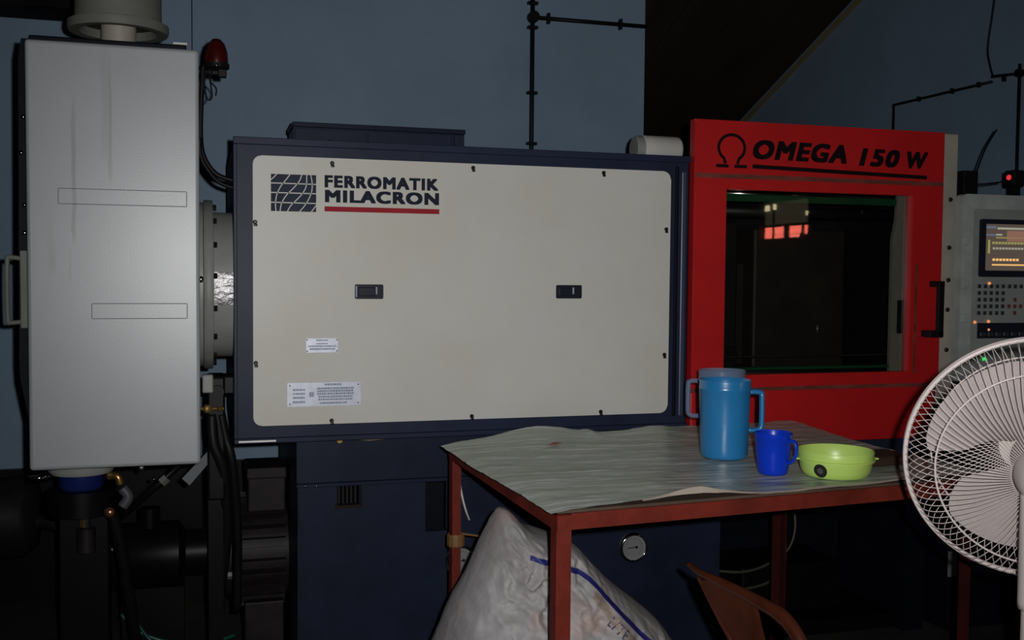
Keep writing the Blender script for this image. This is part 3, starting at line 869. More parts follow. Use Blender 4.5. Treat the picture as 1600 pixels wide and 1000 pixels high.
def plate(x0, x1, z0, z1, rows, label):
    p = obj('rating_plate', box(BM(), x0, x1, 2.9262, 2.9285, z0, z1, 0.0006, 1), M_plate, hs)
    p['label'] = label
    for (a, c) in ((0.04, 0.12), (0.96, 0.12), (0.04, 0.88), (0.96, 0.88)):
        x, z = x0 + a * (x1 - x0), z0 + c * (z1 - z0)
        obj('rivet', lathe(BM(), [(0, 0), (0.0022, 0), (0.0015, 0.001), (0, 0.0012)], (x, 2.9262, z), (0, -1, 0), 8), M_latch2, p)
    b = BM()
    for (u0, u1, v0, v1) in rows:
        x = x0 + u0 * (x1 - x0)
        while x < x0 + u1 * (x1 - x0) - 0.002:
            w = random.uniform(0.002, 0.006)
            e = min(x + w, x0 + u1 * (x1 - x0))
            box(b, x, e, 2.9257, 2.9263, z0 + v0 * (z1 - z0), z0 + v1 * (z1 - z0))
            x = e + random.uniform(0.0008, 0.0016)
    o = obj('fine_print', b, M_plateprint, p)
plate(0.281, 0.370, 1.013, 1.054, [(0.32, 0.70, 0.80, 0.90), (0.32, 0.68, 0.58, 0.66), (0.06, 0.94, 0.40, 0.50), (0.12, 0.9, 0.2, 0.32)], 'small silver data plate')
plate(0.229, 0.434, 0.863, 0.931, [(0.50, 0.74, 0.86, 0.94), (0.40, 0.9, 0.70, 0.78), (0.40, 0.9, 0.59, 0.67), (0.40, 0.9, 0.48, 0.56), (0.42, 0.88, 0.36, 0.44), (0.42, 0.88, 0.25, 0.32),
                                   (0.44, 0.82, 0.10, 0.18), (0.08, 0.24, 0.66, 0.74), (0.08, 0.24, 0.5, 0.58), (0.08, 0.24, 0.34, 0.42), (0.08, 0.24, 0.16, 0.24), (0.30, 0.37, 0.40, 0.6)], 'long silver rating plate')
# navy unit standing behind on the housing, filter canister
nu = thing('rear_cabinet', 'low navy cabinet with lid lip standing on the housing roof', 'cabinet', (0.58, 3.58, 1.60))
obj('body', box(BM(), 0.297, 0.872, 3.51, 3.70, 1.604, 1.712), M_navy, nu)
obj('lid', box(BM(), 0.293, 0.875, 3.495, 3.705, 1.712, 1.728, 0.002), M_navy2, nu)
obj('door', box(BM(), 0.30, 0.531, 3.50, 3.511, 1.61, 1.708, 0.002), mat('slate_navy', (0.024, 0.032, 0.06), 0.45, spec=0.12), nu)
obj('door', box(BM(), 0.541, 0.826, 3.50, 3.511, 1.61, 1.708, 0.002), MATS['slate_navy'], nu)
obj('side_flange', box(BM(), 0.838, 0.872, 3.50, 3.511, 1.61, 1.711, 0.002), MATS['slate_navy'], nu)
rl = thing('filter_canister', 'off-white round canister lying on the housing roof by the red guard', 'canister', (1.43, 3.15, 1.60))
obj('body', lathe(BM(), [(0.040, 0.0), (0.0445, 0.004), (0.0445, 0.125), (0.040, 0.132), (0, 0.132)], (1.375, 3.15, 1.6455), (1, 0, 0), 32), M_white, rl, True, auto=35)
obj('end_cap', lathe(BM(), [(0, 0), (0.036, 0), (0.0425, 0.006), (0.0425, 0.026), (0, 0.026)], (1.350, 3.15, 1.6455), (1, 0, 0), 32), M_flange, rl, True, auto=35)
obj('back_box', box(BM(), 1.40, 1.425, 3.20, 3.24, 1.60, 1.675), M_hopper, rl)
tag(obj('bolt_head', lathe(BM(), [(0, 0.008), (0.007, 0.008), (0.009, 0.004), (0.009, 0)], (0.352, 2.975, 1.60), n=10), M_chrome, hs, True), 'shiny bolt on the roof edge', None)

# ------------------------------------------------------------------ MACHINE BASE
bs = thing('machine_bed', 'dark navy machine base with cut-outs and two pressure gauges', 'machine base', (0.95, 3.3, 0))
holes = [(0.379, 0.441, 0.562, 0.618), (0.640, 0.735, 0.467, 0.619)]
obj('front_panel', holed(BM(), 0.266, 1.617, 0.0, 0.619, 3.02, 3.035, holes), M_navy2, bs)
obj('upper_rail', box(BM(), 0.262, 1.617, 3.012, 3.035, 0.630, 0.764, 0.002), M_navy2, bs)
obj('ledge', box(BM(), 0.262, 1.617, 3.004, 3.035, 0.619, 0.630, 0.002), M_navy2, bs)
obj('carcass', box(BM(), 0.27, 1.617, 3.20, 3.70, 0.0, 0.764), M_navy3, bs)
obj('side_panel', box(BM(), 0.266, 0.275, 3.035, 3.70, 0.0, 0.764), M_navy2, bs)
obj('side_panel', box(BM(), 1.608, 1.617, 3.035, 3.70, 0.0, 0.764), M_navy3, bs)
obj('opening_lip', box(BM(), 0.374, 0.452, 3.010, 3.02, 0.553, 0.562), M_timber, bs)
obj('opening_edge', box(BM(), 0.441, 0.449, 3.012, 3.02, 0.562, 0.618), M_navy3, bs)
for i in range(5):
    obj('slat', box(BM(), 0.384 + i * 0.012, 0.388 + i * 0.012, 3.04, 3.06, 0.562, 0.618), M_motor, bs)
obj('inner_flap', box(BM(), 0.708, 0.720, 3.04, 3.06, 0.467, 0.615), M_navy2, bs)
for x in (0.287, 0.318):
    obj('bolt', lathe(BM(), [(0, 0), (0.004, 0), (0.003, 0.003), (0, 0.004)], (x, 3.003, 0.6245), (0, -1, 0), 8), M_chrome, bs, True)
obj('worn_edge', prism(BM(), [(0.445, 0.7515), (0.50, 0.7535), (0.555, 0.7605), (0.52, 0.7515), (0.47, 0.748)], 3.009, 3.0125), mat('bare_wood_edge', (0.22, 0.13, 0.09), 0.7), bs)
obj('grommet', lathe(BM(), [(0, 0), (0.010, 0), (0.008, 0.004), (0, 0.004)], (0.385, 3.012, 0.752), (0, -1, 0), 12), M_brass, bs)
for gx, gz, na in ((0.744, 0.378, 0.15), (1.304, 0.380, 1.0)):
    g = obj('pressure_gauge', lathe(BM(), [(0, 0), (0.041, 0), (0.041, 0.022), (0, 0.022)], (gx, 3.02, gz), (0, -1, 0), 32), M_steel, bs, True, auto=40)
    obj('dial', lathe(BM(), [(0, 0.0225), (0.0385, 0.0225)], (gx, 3.02, gz), (0, -1, 0), 32), M_gauge, g)
    obj('bezel', lathe(BM(), [(0.0385, 0.021), (0.0385, 0.027), (0.041, 0.029), (0.0455, 0.026), (0.047, 0.018), (0.044, 0.012)], (gx, 3.02, gz), (0, -1, 0), 40), M_chrome, g, True)
    nb = BM()
    strip(nb, [(gx - 0.022, gz - 0.001), (gx + 0.010, gz + 0.001)], 0.0022, 2.9955, 2.9968)
    lathe(nb, [(0, 0), (0.0045, 0), (0.004, 0.003), (0, 0.003)], (gx + 0.009, 2.997, gz + 0.001), (0, -1, 0), 10)
    obj('needle', nb, M_screw, g)
    sb = BM()
    for i in range(21):
        a = math.radians(-45 + 270 * i / 20)
        r0_, r1_ = (0.027, 0.033) if i % 5 else (0.024, 0.033)
        strip(sb, [(gx + r0_ * math.cos(a), gz + r0_ * math.sin(a)), (gx + r1_ * math.cos(a), gz + r1_ * math.sin(a))], 0.001, 2.9965, 2.9972)
    obj('scale_marks', sb, M_latch2, g)
tag(obj('white_cable', tube(BM(), [(0.738, 3.0, 0.628), (0.741, 2.985, 0.59), (0.748, 2.98, 0.555), (0.758, 2.985, 0.525), (0.772, 3.005, 0.498)], 0.0032, n=8), M_wirewhite, None, True),
    'short white cable looping down the base beside the rear table leg', 'cable')
rb = thing('guard_plinth', 'blue-black base frame carrying the red guard', 'machine base', (2.0, 3.3, 0))
obj('beam', box(BM(), 1.63, 2.468, 2.99, 3.60, 0.60, 0.701, 0.003), M_navy, rb)
obj('back_plate', box(BM(), 1.63, 2.43, 3.45, 3.55, 0.0, 0.60), M_navy3, rb)
obj('leg', box(BM(), 2.35, 2.43, 3.05, 3.45, 0.0, 0.60), M_navy3, rb)
obj('floor_tray', box(BM(), 1.63, 2.35, 3.1, 3.45, 0.0, 0.05), M_dark, rb)
obj('slide_block', box(BM(), 1.80, 2.2, 3.2, 3.45, 0.05, 0.22, 0.01), M_dark, rb)
for lab, pts in (('upper thin brown hose drooping under the red guard', [(1.70, 3.2, 0.22), (1.80, 3.18, 0.215), (1.90, 3.18, 0.24), (1.98, 3.18, 0.30), (2.0, 3.2, 0.42), (1.98, 3.3, 0.60)]),
                 ('lower thin brown hose drooping under the red guard', [(1.68, 3.2, 0.15), (1.80, 3.18, 0.155), (1.89, 3.18, 0.17), (1.95, 3.18, 0.21), (1.97, 3.2, 0.30)])):
    tag(obj('brown_hose', tube(BM(), pts, 0.005), M_hose_brown, None, True), lab, 'hose')

# ------------------------------------------------------------------ RED SAFETY GUARD
rg = thing('safety_guard', 'red sliding machine guard with a big window and black lettering', 'machine guard', (1.9, 2.95, 0.70))
X0, X1, ZT, ZB = 1.455, 2.366, 1.716, 0.703
wx0, wx1, wz0, wz1 = 1.566, 2.244, 0.925, 1.505
bm = BM()
ringprism(bm, [(X0, 0.886), (X1, 0.886), (X1, ZT), (X0, ZT)], [(wx0, wz0), (wx1, wz0), (wx1, wz1), (wx0, wz1)], 2.92, 2.955)
bmesh.ops.bevel(bm, geom=[e for e in bm.edges if all(abs(v.co.y - 2.92) < 1e-5 for v in e.verts)], offset=0.003, segments=2, affect='EDGES')
door = obj('door_frame', bm, M_red, rg, True, auto=10)
obj('lower_panel', box(BM(), X0, X1 - 0.015, 2.922, 2.955, ZB, 0.874, 0.003), M_red, rg, True, auto=10)
obj('seam_strip', box(BM(), X0 + 0.002, X1 - 0.004, 2.926, 2.95, 0.872, 0.888), M_redscuff, rg)
obj('header_seam', box(BM(), X0 + 0.004, X1 - 0.004, 2.9185, 2.9205, 1.538, 1.552), M_redscuff, rg)
obj('top_return', box(BM(), X0 + 0.01, X1 - 0.005, 2.955, 2.972, 1.695, 1.7155), M_redscuff, rg)
obj('window_pane', box(BM(), wx0 - 0.002, wx1 + 0.002, 2.938, 2.943, wz0 - 0.002, wz1 + 0.002), M_glass, rg)
obj('track_groove', box(BM(), 2.262, 2.270, 2.9185, 2.9205, 0.92, 1.28), M_redscuff, rg)
hb = BM()
box(hb, 2.318, 2.342, 2.872, 2.886, 1.04, 1.225, 0.004)
box(hb, 2.318, 2.342, 2.872, 2.922, 1.205, 1.225, 0.003)
box(hb, 2.290, 2.342, 2.872, 2.922, 1.04, 1.062, 0.003)
obj('pull_handle', hb, M_black, rg)
b = BM()
arc = []
for i in range(33):
    a = math.radians(-55 + 290 * i / 32)
    arc.append((1.5795 + 0.045 * math.cos(a), 1.6325 + 0.040 * math.sin(a)))
arc = [(1.598, 1.580)] + arc + [(1.561, 1.580)]
arc[0] = (1.600, 1.583)
arc[-1] = (1.559, 1.583)
strip(b, arc, 0.0095, 2.9192, 2.9202)
box(b, 1.527, 1.570, 2.9190, 2.9203, 1.571, 1.581)
box(b, 1.590, 1.633, 2.9190, 2.9203, 1.571, 1.581)
obj('omega_symbol', b, M_blackprint, rg)
lettering('lettering', 'OMEGA', 1.653, 1.992, 1.601, 1.662, 2.9203, M_blackprint, rg, bold=0.055, spacing=1.16, shear=0.22, slope=-0.01)
lettering('lettering', '150', 2.036, 2.192, 1.594, 1.652, 2.9203, M_blackprint, rg, bold=0.055, spacing=1.16, shear=0.22, slope=-0.01)
lettering('lettering', 'W', 2.218, 2.301, 1.592, 1.648, 2.9203, M_blackprint, rg, bold=0.055, spacing=1.16, shear=0.22)
strip_b = strip(BM(), [(1.653, 1.578), (2.297, 1.565)], 0.0125, 2.9192, 2.9203)
obj('underline', strip_b, M_blackprint, rg)
# what stands behind the window
mu = thing('mould_unit', 'dark steel mould platens and tie bars behind the guard window', 'mould', (1.9, 3.3, 0.70))
obj('back_wall', box(BM(), 1.47, 2.42, 3.56, 3.60, 0.701, 1.59), M_inner2, mu)
obj('end_wall', box(BM(), 2.385, 2.40, 2.98, 3.56, 0.701, 1.59), M_inner2, mu)
obj('roof_plate', box(BM(), 1.47, 2.40, 2.98, 3.56, 1.575, 1.59), M_inner2, mu)
obj('left_wall', box(BM(), 1.475, 1.485, 2.98, 3.56, 0.80, 1.575), M_inner2, mu)
obj('fixed_platen', box(BM(), 1.50, 1.72, 3.12, 3.55, 0.80, 1.42, 0.01), M_inner2, mu)
obj('moving_platen', box(BM(), 1.80, 2.16, 3.16, 3.55, 0.83, 1.40, 0.01), M_inner, mu)
obj('mould_half', box(BM(), 1.72, 1.80, 3.22, 3.5, 0.93, 1.28, 0.006), M_inner, mu)
for z in (0.91, 1.45):
    obj('tie_bar', cyl(BM(), (1.48, 3.10, z), (2.30, 3.10, z), 0.020, n=20), M_inner2, mu, True)
obj('bed', box(BM(), 1.47, 2.42, 3.0, 3.56, 0.702, 0.80), M_inner2, mu)
jb = BM()
prism(jb, [(2.200, 0.90), (2.246, 0.90), (2.246, 1.53), (2.218, 1.53), (2.212, 1.42), (2.200, 1.36)], 2.958, 2.972)
obj('end_jamb', jb, mat('pale_inner_jamb', (0.30, 0.285, 0.25), 0.5), mu)
obj('jamb_lock', box(BM(), 2.222, 2.240, 2.945, 2.957, 1.05, 1.16, 0.002), M_black, mu)
obj('top_rail', cyl(BM(), (1.50, 2.985, 1.498), (2.20, 2.985, 1.498), 0.008, n=14), M_chrome, mu, True)
obj('green_top_rail', box(BM(), 1.49, 2.215, 2.962, 2.985, 1.472, 1.495, 0.003), M_green, mu)
obj('green_bottom_rail', box(BM(), 1.49, 2.215, 2.962, 2.985, 0.935, 0.945, 0.002), M_green, mu)
obj('bottom_rail', box(BM(), 1.49, 2.215, 2.975, 2.99, 0.975, 0.980, 0.001), M_inner, mu)
obj('lubricator', lathe(BM(), [(0, 0), (0.012, 0), (0.012, 0.01), (0.005, 0.014), (0, 0.014)], (2.15, 3.06, 1.455), (0, -1, 0), 16), M_motor, mu, True)
obj('nozzle_pin', cyl(BM(), (2.02, 3.11, 1.045), (2.02, 3.11, 1.072), 0.004, n=8), M_steel, mu, True)
obj('terminal_plate', box(BM(), 1.66, 1.71, 3.10, 3.12, 0.955, 1.0, 0.003), M_motor, mu)
obj('tag_plate', box(BM(), 1.585, 1.60, 3.115, 3.12, 1.375, 1.39), M_grey, mu)
# post beside the guard
po = thing('guard_post', 'narrow beige post with dark bolts right of the red guard', 'post', (2.44, 3.0, 0))
obj('column', box(BM(), 2.405, 2.468, 2.98, 3.06, 0.702, 1.722, 0.003), M_beige, po)
for z in (1.501, 1.338, 1.228, 1.127, 0.99):
    obj('bolt', lathe(BM(), [(0, 0), (0.008, 0), (0.007, 0.004), (0, 0.005)], (2.441, 2.98, z), (0, -1, 0), 10), M_screw, po, True)

# ------------------------------------------------------------------ CONTROL CABINET
cc = thing('control_cabinet', 'grey operator control cabinet with lit screen and keypad', 'control cabinet', (2.65, 3.1, 0))
obj('case', box(BM(), 2.472, 3.02, 2.965, 3.25, 0.88, 1.517, 0.012, 3), M_cab, cc, True, auto=10)
obj('plinth', box(BM(), 2.50, 3.0, 3.02, 3.2, 0.0, 0.88), M_navy3, cc)
obj('pale_plate', box(BM(), 2.505, 2.54, 3.014, 3.02, 0.19, 0.28), M_flange, cc)
fr = BM()
ringprism(fr, rrect(2.452, 3.02, 0.90, 1.518, 0.02), rrect(2.498, 2.975, 0.955, 1.468, 0.008), 2.932, 2.966)
obj('door_surround', fr, M_cab, cc, True, auto=10)
obj('face_plate', box(BM(), 2.496, 2.977, 2.945, 2.966, 0.953, 1.47), M_cab2, cc)
fr = BM()
ringprism(fr, rrect(2.533, 2.94, 1.240, 1.436, 0.008), rrect(2.555, 2.918, 1.262, 1.420, 0.004), 2.937, 2.946)
obj('screen_bezel', fr, M_latch, cc)
sc = obj('screen', box(BM(), 2.553, 2.92, 2.942, 2.946, 1.260, 1.422), M_screen, cc)
def rows(name, m, items):
    b = BM()
    for (x0, x1, z0, z1) in items:
        box(b, x0, x1, 2.9412, 2.9422, z0, z1)
    obj(name, b, m, sc)
rows('screen_line', M_scr_b, [(2.557, 2.60, 1.405, 1.413), (2.56, 2.60, 1.380, 1.386)])
rows('screen_line', M_scr_w, [(2.605, 2.85, 1.402, 1.409), (2.60, 2.625, 1.381, 1.387)] + [(2.588 + i * 0.013, 2.597 + i * 0.013, 1.334, 1.341) for i in range(20)])
rows('screen_block', M_scr_r, [(2.645, 2.9, 1.362, 1.398)])
rows('screen_line', M_scr_y, [(2.585 + i * 0.013, 2.595 + i * 0.013, 1.352, 1.360) for i in range(20)] + [(2.568, 2.576, 1.32, 1.366), (2.6, 2.9, 1.372, 1.376)])
rows('screen_line', M_scr_o, [(2.588 + i * 0.014, 2.598 + i * 0.014, 1.295, 1.303) for i in range(8)] + [(2.586, 2.9, 1.279, 1.284)])
key = None
def addkey(x, z, m=M_key):
    global key
    if key is None:
        o = obj('key', box(BM(), -0.0075, 0.0075, -0.004, 0.0, -0.0065, 0.0065, 0.0015, 1), M_key, cc, loc=(x, 2.945, z))
        o.matrix_parent_inverse = WM(cc).inverted()
        key = o.data
        return o
    if m is not M_key:
        o = obj('key', box(BM(), -0.0075, 0.0075, -0.004, 0.0, -0.0065, 0.0065, 0.0015, 1), m, cc, loc=(x, 2.945, z))
        o.matrix_parent_inverse = WM(cc).inverted()
        return o
    return link('key', key, cc, (x, 2.945, z))
for r in range(5):
    for c in range(5):
        addkey(2.538 + c * 0.0245, 1.208 - r * 0.0228)
for r in range(5):
    for c in range(8):
        cross = (r, c) in ((2, 1), (3, 0), (3, 1), (3, 2), (4, 1))
        if r == 0 or cross:
            addkey(2.662 + c * 0.0245, 1.208 - r * 0.0228, M_keyr if cross else M_key)
obj('key_strip', box(BM(), 2.535, 2.94, 2.941, 2.946, 1.03, 1.083, 0.002), M_latch, cc)
for i in range(12):
    obj('strip_button', box(BM(), 2.545 + i * 0.032, 2.568 + i * 0.032, 2.938, 2.942, 1.037, 1.052, 0.002, 1), M_key, cc)
for (x, z, m) in ((2.524, 1.086, M_led_o), (2.580, 1.088, M_led_o), (2.580, 1.060, M_led_o), (2.579, 1.218, M_led_o), (2.566, 0.957, M_led_g)):
    r = 0.009 if m is M_led_g else 0.0055
    obj('indicator_lamp', lathe(BM(), [(0, 0.006), (r * 0.7, 0.005), (r, 0.0)], (x, 2.944 if m is not M_led_g else 2.940, z), (0, -1, 0), 12), m, cc, True)
for z in (1.215, 1.10, 1.36):
    obj('hinge', box(BM(), 2.458, 2.482, 2.926, 2.933, z - 0.015, z + 0.015, 0.003), M_cab, cc)
sb = thing('switch_box', 'small black box with thin antenna on the control cabinet', 'switch box', (2.56, 3.05, 1.517))
obj('case', box(BM(), 2.527, 2.588, 3.02, 3.09, 1.517, 1.607, 0.004), M_black, sb)
obj('antenna', tube(BM(), [(2.588, 3.05, 1.58), (2.605, 3.05, 1.61), (2.64, 3.05, 1.69), (2.685, 3.05, 1.757)], 0.003, n=6), M_black, sb, True)
obj('lead', tube(BM(), [(2.588, 3.05, 1.562), (2.65, 3.05, 1.567), (2.71, 3.05, 1.575)], 0.003, n=6), M_black, sb, True)
rs = thing('push_button_switch', 'black switch with a glowing red lamp above the control cabinet', 'switch', (2.77, 3.05, 1.517))
obj('body', box(BM(), 2.745, 2.80, 3.03, 3.08, 1.56, 1.618, 0.008), M_black, rs)
obj('stalk', box(BM(), 2.76, 2.785, 3.04, 3.07, 1.517, 1.56), M_black, rs)
obj('lamp', lathe(BM(), [(0, 0.01), (0.007, 0.008), (0.010, 0.0), (0, -0.003)], (2.744, 3.05, 1.592), (-1, -0.7, 0), 12), M_led_r, rs, True)

# ------------------------------------------------------------------ TABLE
tb = thing('work_table', 'angle iron work table, red oxide legs, in front of the machine', 'table', (1.17, 2.35, 0))
FLc, FRc, BRc, BLc = Vector((0.660, 1.893, 0)), Vector((1.712, 1.985, 0)), Vector((1.70, 2.79, 0)), Vector((0.640, 2.715, 0))
ZTOP = 0.772
def angle_iron(p0, p1, n_in, h=0.032, t=0.004, top=ZTOP, w=0.032):
    """horizontal L rail from p0 to p1: vertical flange outside, flat flange on top going inward"""
    b = BM()
    p0, p1, n_in = Vector(p0), Vector(p1), Vector(n_in).normalized()
    sec = [(0, 0), (w, 0), (w, -t), (t, -t), (t, -h), (0, -h)]
    A = [b.verts.new(p0 + n_in * u + Vector((0, 0, top + v))) for u, v in sec]
    B = [b.verts.new(p1 + n_in * u + Vector((0, 0, top + v))) for u, v in sec]
    b.faces.new(A); b.faces.new(B[::-1])
    for i in range(6):
        b.faces.new((A[i], A[(i + 1) % 6], B[(i + 1) % 6], B[i]))
    return b
def leg_iron(c, ux, uy, w=0.032, t=0.004, top=ZTOP - 0.005):
    b = BM()
    ux, uy = Vector(ux), Vector(uy)
    sec = [(0, 0), (w, 0), (w, t), (t, t), (t, w), (0, w)]
    A = [b.verts.new(c + ux * u + uy * v) for u, v in sec]
    B = [b.verts.new(c + ux * u + uy * v + Vector((0, 0, top))) for u, v in sec]
    b.faces.new(A); b.faces.new(B[::-1])
    for i in range(6):
        b.faces.new((A[i], A[(i + 1) % 6], B[(i + 1) % 6], B[i]))
    return b
ex = (FRc - FLc).normalized()
ey = (BLc - FLc).normalized()
obj('leg', leg_iron(FLc + ex * .001 + ey * .001, ex, ey), M_redox, tb)
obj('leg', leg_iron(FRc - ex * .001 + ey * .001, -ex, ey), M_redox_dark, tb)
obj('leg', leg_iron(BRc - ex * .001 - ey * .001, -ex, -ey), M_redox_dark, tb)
obj('leg', leg_iron(BLc + ex * .001 - ey * .001, ex, -ey), M_redox, tb)
obj('rail', angle_iron(FLc, FRc, ey), M_redox, tb)
obj('rail', angle_iron(BLc, BRc, -ey), M_redox, tb)
obj('rail', angle_iron(FLc, BLc, ex), M_redox, tb)
obj('rail', angle_iron(FRc, BRc, -ex), M_redox, tb)
bm = BM()
q = [bm.verts.new((p.x, p.y, ZTOP + 0.0005)) for p in (FLc + (ex + ey) * .004, FRc + (ey - ex) * .004, BRc - (ex + ey) * .004, BLc + (ex - ey) * .004)]
f = bm.faces.new(q)
r = bmesh.ops.extrude_face_region(bm, geom=[f])
for v in r['geom']:
    if isinstance(v, bmesh.types.BMVert):
        v.co.z += 0.006
obj('tabletop', bm, M_board, tb)
obj('binding', lathe(BM(), [(0.022, 0), (0.024, 0.004), (0.024, 0.03), (0.022, 0.034)], (0.656, 2.700, 0.505), n=12), M_tape, tb)
obj('binding', cyl(BM(), (0.67, 2.69, 0.54), (0.72, 2.69, 0.53), 0.003, n=6), M_tape, tb)

# plastic sheet spread over the table
def lerp_poly(P, t):
    P = [Vector(p) for p in P]
    L = [0]
    for a, b_ in zip(P, P[1:]):
        L.append(L[-1] + (b_ - a).length)
    s = t * L[-1]
    for i in range(len(P) - 1):
        if s <= L[i + 1] or i == len(P) - 2:
            return P[i].lerp(P[i + 1], (s - L[i]) / (L[i + 1] - L[i]))
front = [(0.640, 1.868, 0), (0.70, 1.872, 0), (0.812, 1.905, 0), (0.911, 1.920, 0), (0.991, 1.912, 0), (1.133, 1.908, 0), (1.318, 1.945, 0), (1.45, 1.965, 0), (1.60, 1.99, 0), (1.74, 2.0, 0)]
back = [(0.609, 2.680, 0), (0.70, 2.715, 0), (0.80, 2.735, 0), (0.93, 2.75, 0), (1.06, 2.76, 0), (1.22, 2.785, 0), (1.46, 2.825, 0), (1.774, 2.855, 0)]
left = [(0.640, 1.868, 0), (0.634, 2.08, 0), (0.615, 2.345, 0), (0.609, 2.680, 0)]
right = [(1.74, 2.0, 0), (1.735, 2.206, 0), (1.725, 2.463, 0), (1.774, 2.855, 0)]
NX, NY = 110, 80
ZS = 0.7835
SHV = {}
def sheet_point(u, v):
    c00, c10, c01, c11 = Vector(front[0]), Vector(front[-1]), Vector(back[0]), Vector(back[-1])
    p = lerp_poly(front, u) * (1 - v) + lerp_poly(back, u) * v + lerp_poly(left, v) * (1 - u) + lerp_poly(right, v) * u
    p = p - (c00 * (1 - u) * (1 - v) + c10 * u * (1 - v) + c01 * (1 - u) * v + c11 * u * v)
    w = 0.0035 * noise.noise(Vector((p.x * 9, p.y * 16, 0))) + 0.0020 * noise.noise(Vector((p.x * 26, p.y * 40, 3)))
    calm = 1.0
    for (cx, cy) in ((1.265, 2.349), (1.37, 2.57), (1.255, 2.099), (1.386, 2.049), (1.56, 2.15)):
        d = math.hypot(p.x - cx, p.y - cy)
        calm = min(calm, max(0.0, (d - 0.09) / 0.05))
    z = ZS + (0.002 + abs(w)) * calm
    # raised billow along the back edge
    bump = math.exp(-((p.x - 0.90) / 0.13) ** 2) * 0.028 + math.exp(-((p.x - 1.27) / 0.09) ** 2) * 0.008 + math.exp(-((p.x - 1.05) / 0.02) ** 2) * 0.006
    z += bump * max(0, (v - 0.72) / 0.28) ** 1.5
    # drooping left and front overhang
    if u < 0.035:
        z -= 0.006 * (1 - u / 0.035)
    z += 0.010 * math.exp(-((p.x - 0.98) / 0.10) ** 2) * max(0, 1 - v / 0.05)
    return Vector((p.x, p.y, z))
bm = BM()
G = [[bm.verts.new(sheet_point(i / NX, j / NY)) for j in range(NY + 1)] for i in range(NX + 1)]
for i in range(NX):
    for j in range(NY):
        bm.faces.new((G[i][j], G[i + 1][j], G[i + 1][j + 1], G[i][j + 1]))
sh = tag(obj('plastic_sheet', bm, M_sheet, None, True), 'wrinkled greenish plastic sheet spread over the work table', 'table cover')
bm = BM()
rowA, rowB = [], []
for i in range(61):
    u = 0.19 + 0.81 * i / 60
    p = sheet_point(u, 0.0)
    wd = 0.0 + 0.010 * math.exp(-((p.x - 0.97) / 0.05) ** 2)
    rowA.append(bm.verts.new(p + Vector((0, -0.006, -0.0012))))
    rowB.append(bm.verts.new(p + Vector((0, -0.001, 0.0016 + wd))))
for i in range(60):
    bm.faces.new((rowA[i], rowA[i + 1], rowB[i + 1], rowB[i]))
obj('folded_hem', bm, M_sheet_hem, sh, True)
bm = BM()
for (x, y, dx, dy, w) in ((0.875, 2.60, 0.06, 0.05, 0.010), (0.885, 2.585, 0.09, 0.07, 0.012), (0.86, 2.555, 0.05, 0.02, 0.008), (0.905, 2.62, 0.03, 0.035, 0.012)):
    a = Vector((x, y, ZS + 0.009)); d = Vector((dx, dy, 0)); nn = Vector((-dy, dx, 0)).normalized() * w
    qs = [bm.verts.new(v) for v in (a - nn * .3, a + d * .5 - nn, a + d, a + d * .5 + nn, a + nn * .3)]
    bm.faces.new(qs)
obj('red_mark', bm, M_redmark, sh)

# ------------------------------------------------------------------ TABLE TOP OBJECTS
ZO = ZS + 0.0025
R3 = Vector((0.958, -0.286, 0))
def jug(cx, cy, side, m, label):
    t = thing('water_jug', label, 'jug', (cx, cy, ZO), 'water jugs on the table')
    prof = [(0, 0.0), (0.052, 0.0), (0.0565, 0.004), (0.058, 0.010), (0.0605, 0.10), (0.0625, 0.168), (0.0640, 0.170), (0.0640, 0.176), (0.0628, 0.178), (0.0638, 0.192), (0.0628, 0.194),
            (0.0612, 0.192), (0.060, 0.17), (0.058, 0.1), (0.055, 0.012), (0, 0.008)]
    obj('body', lathe(BM(), prof, (cx, cy, ZO), n=56), m, t, True, auto=60)
    D = R3 * side
    c = Vector((cx, cy, ZO))
    P = [c + D * a + Vector((0, 0, b_)) for a, b_ in ((0.061, 0.163), (0.078, 0.164), (0.089, 0.161), (0.092, 0.152), (0.092, 0.085), (0.089, 0.073), (0.078, 0.068), (0.0595, 0.068))]
    upv = Vector((0, 0, 1)).cross(D)
    obj('handle', tube(BM(), P, 0.0068, n=10, k=4, ry=0.009, up=upv), m, t, True)
    return t
jug(1.250, 2.322, 1, M_jug, 'blue plastic water jug with its handle to the right')
jug(1.366, 2.556, -1, M_jugclear, 'pale clear plastic jug standing behind the blue jug')
mg = thing('mug', 'royal blue plastic mug in front of the blue jug', 'mug', (1.255, 2.099, ZO))
obj('body', lathe(BM(), [(0, 0), (0.030, 0), (0.033, 0.004), (0.0345, 0.012), (0.0385, 0.045), (0.0405, 0.082), (0.0422, 0.084), (0.0422, 0.095), (0.0408, 0.0955), (0.039, 0.09), (0.036, 0.03), (0.031, 0.006), (0, 0.005)], (1.255, 2.099, ZO), n=44), M_mug, mg, True, auto=60)
Dm = Vector((0.54, -0.84, 0))
cm = Vector((1.255, 2.099, ZO))
obj('handle', tube(BM(), [cm + Dm * a + Vector((0, 0, b_)) for a, b_ in ((0.039, 0.079), (0.048, 0.080), (0.055, 0.074), (0.057, 0.060), (0.054, 0.044), (0.047, 0.033), (0.035, 0.028))], 0.0036, n=8, ry=0.0065, up=Vector((0, 0, 1)).cross(Dm), k=4), M_mug, mg, True)
bo = thing('bowl', 'lime green plastic bowl with a round black sticker', 'bowl', (1.386, 2.049, ZO))
bprof = [(0, 0), (0.066, 0), (0.072, 0.004), (0.0775, 0.015), (0.0815, 0.036), (0.0865, 0.037), (0.0865, 0.040), (0.0825, 0.041), (0.0845, 0.057), (0.0835, 0.0585), (0.082, 0.057), (0.079, 0.035), (0.073, 0.01), (0.0, 0.006)]
bb = BM()
lathe(bb, bprof, (1.386, 2.049, ZO), n=60)
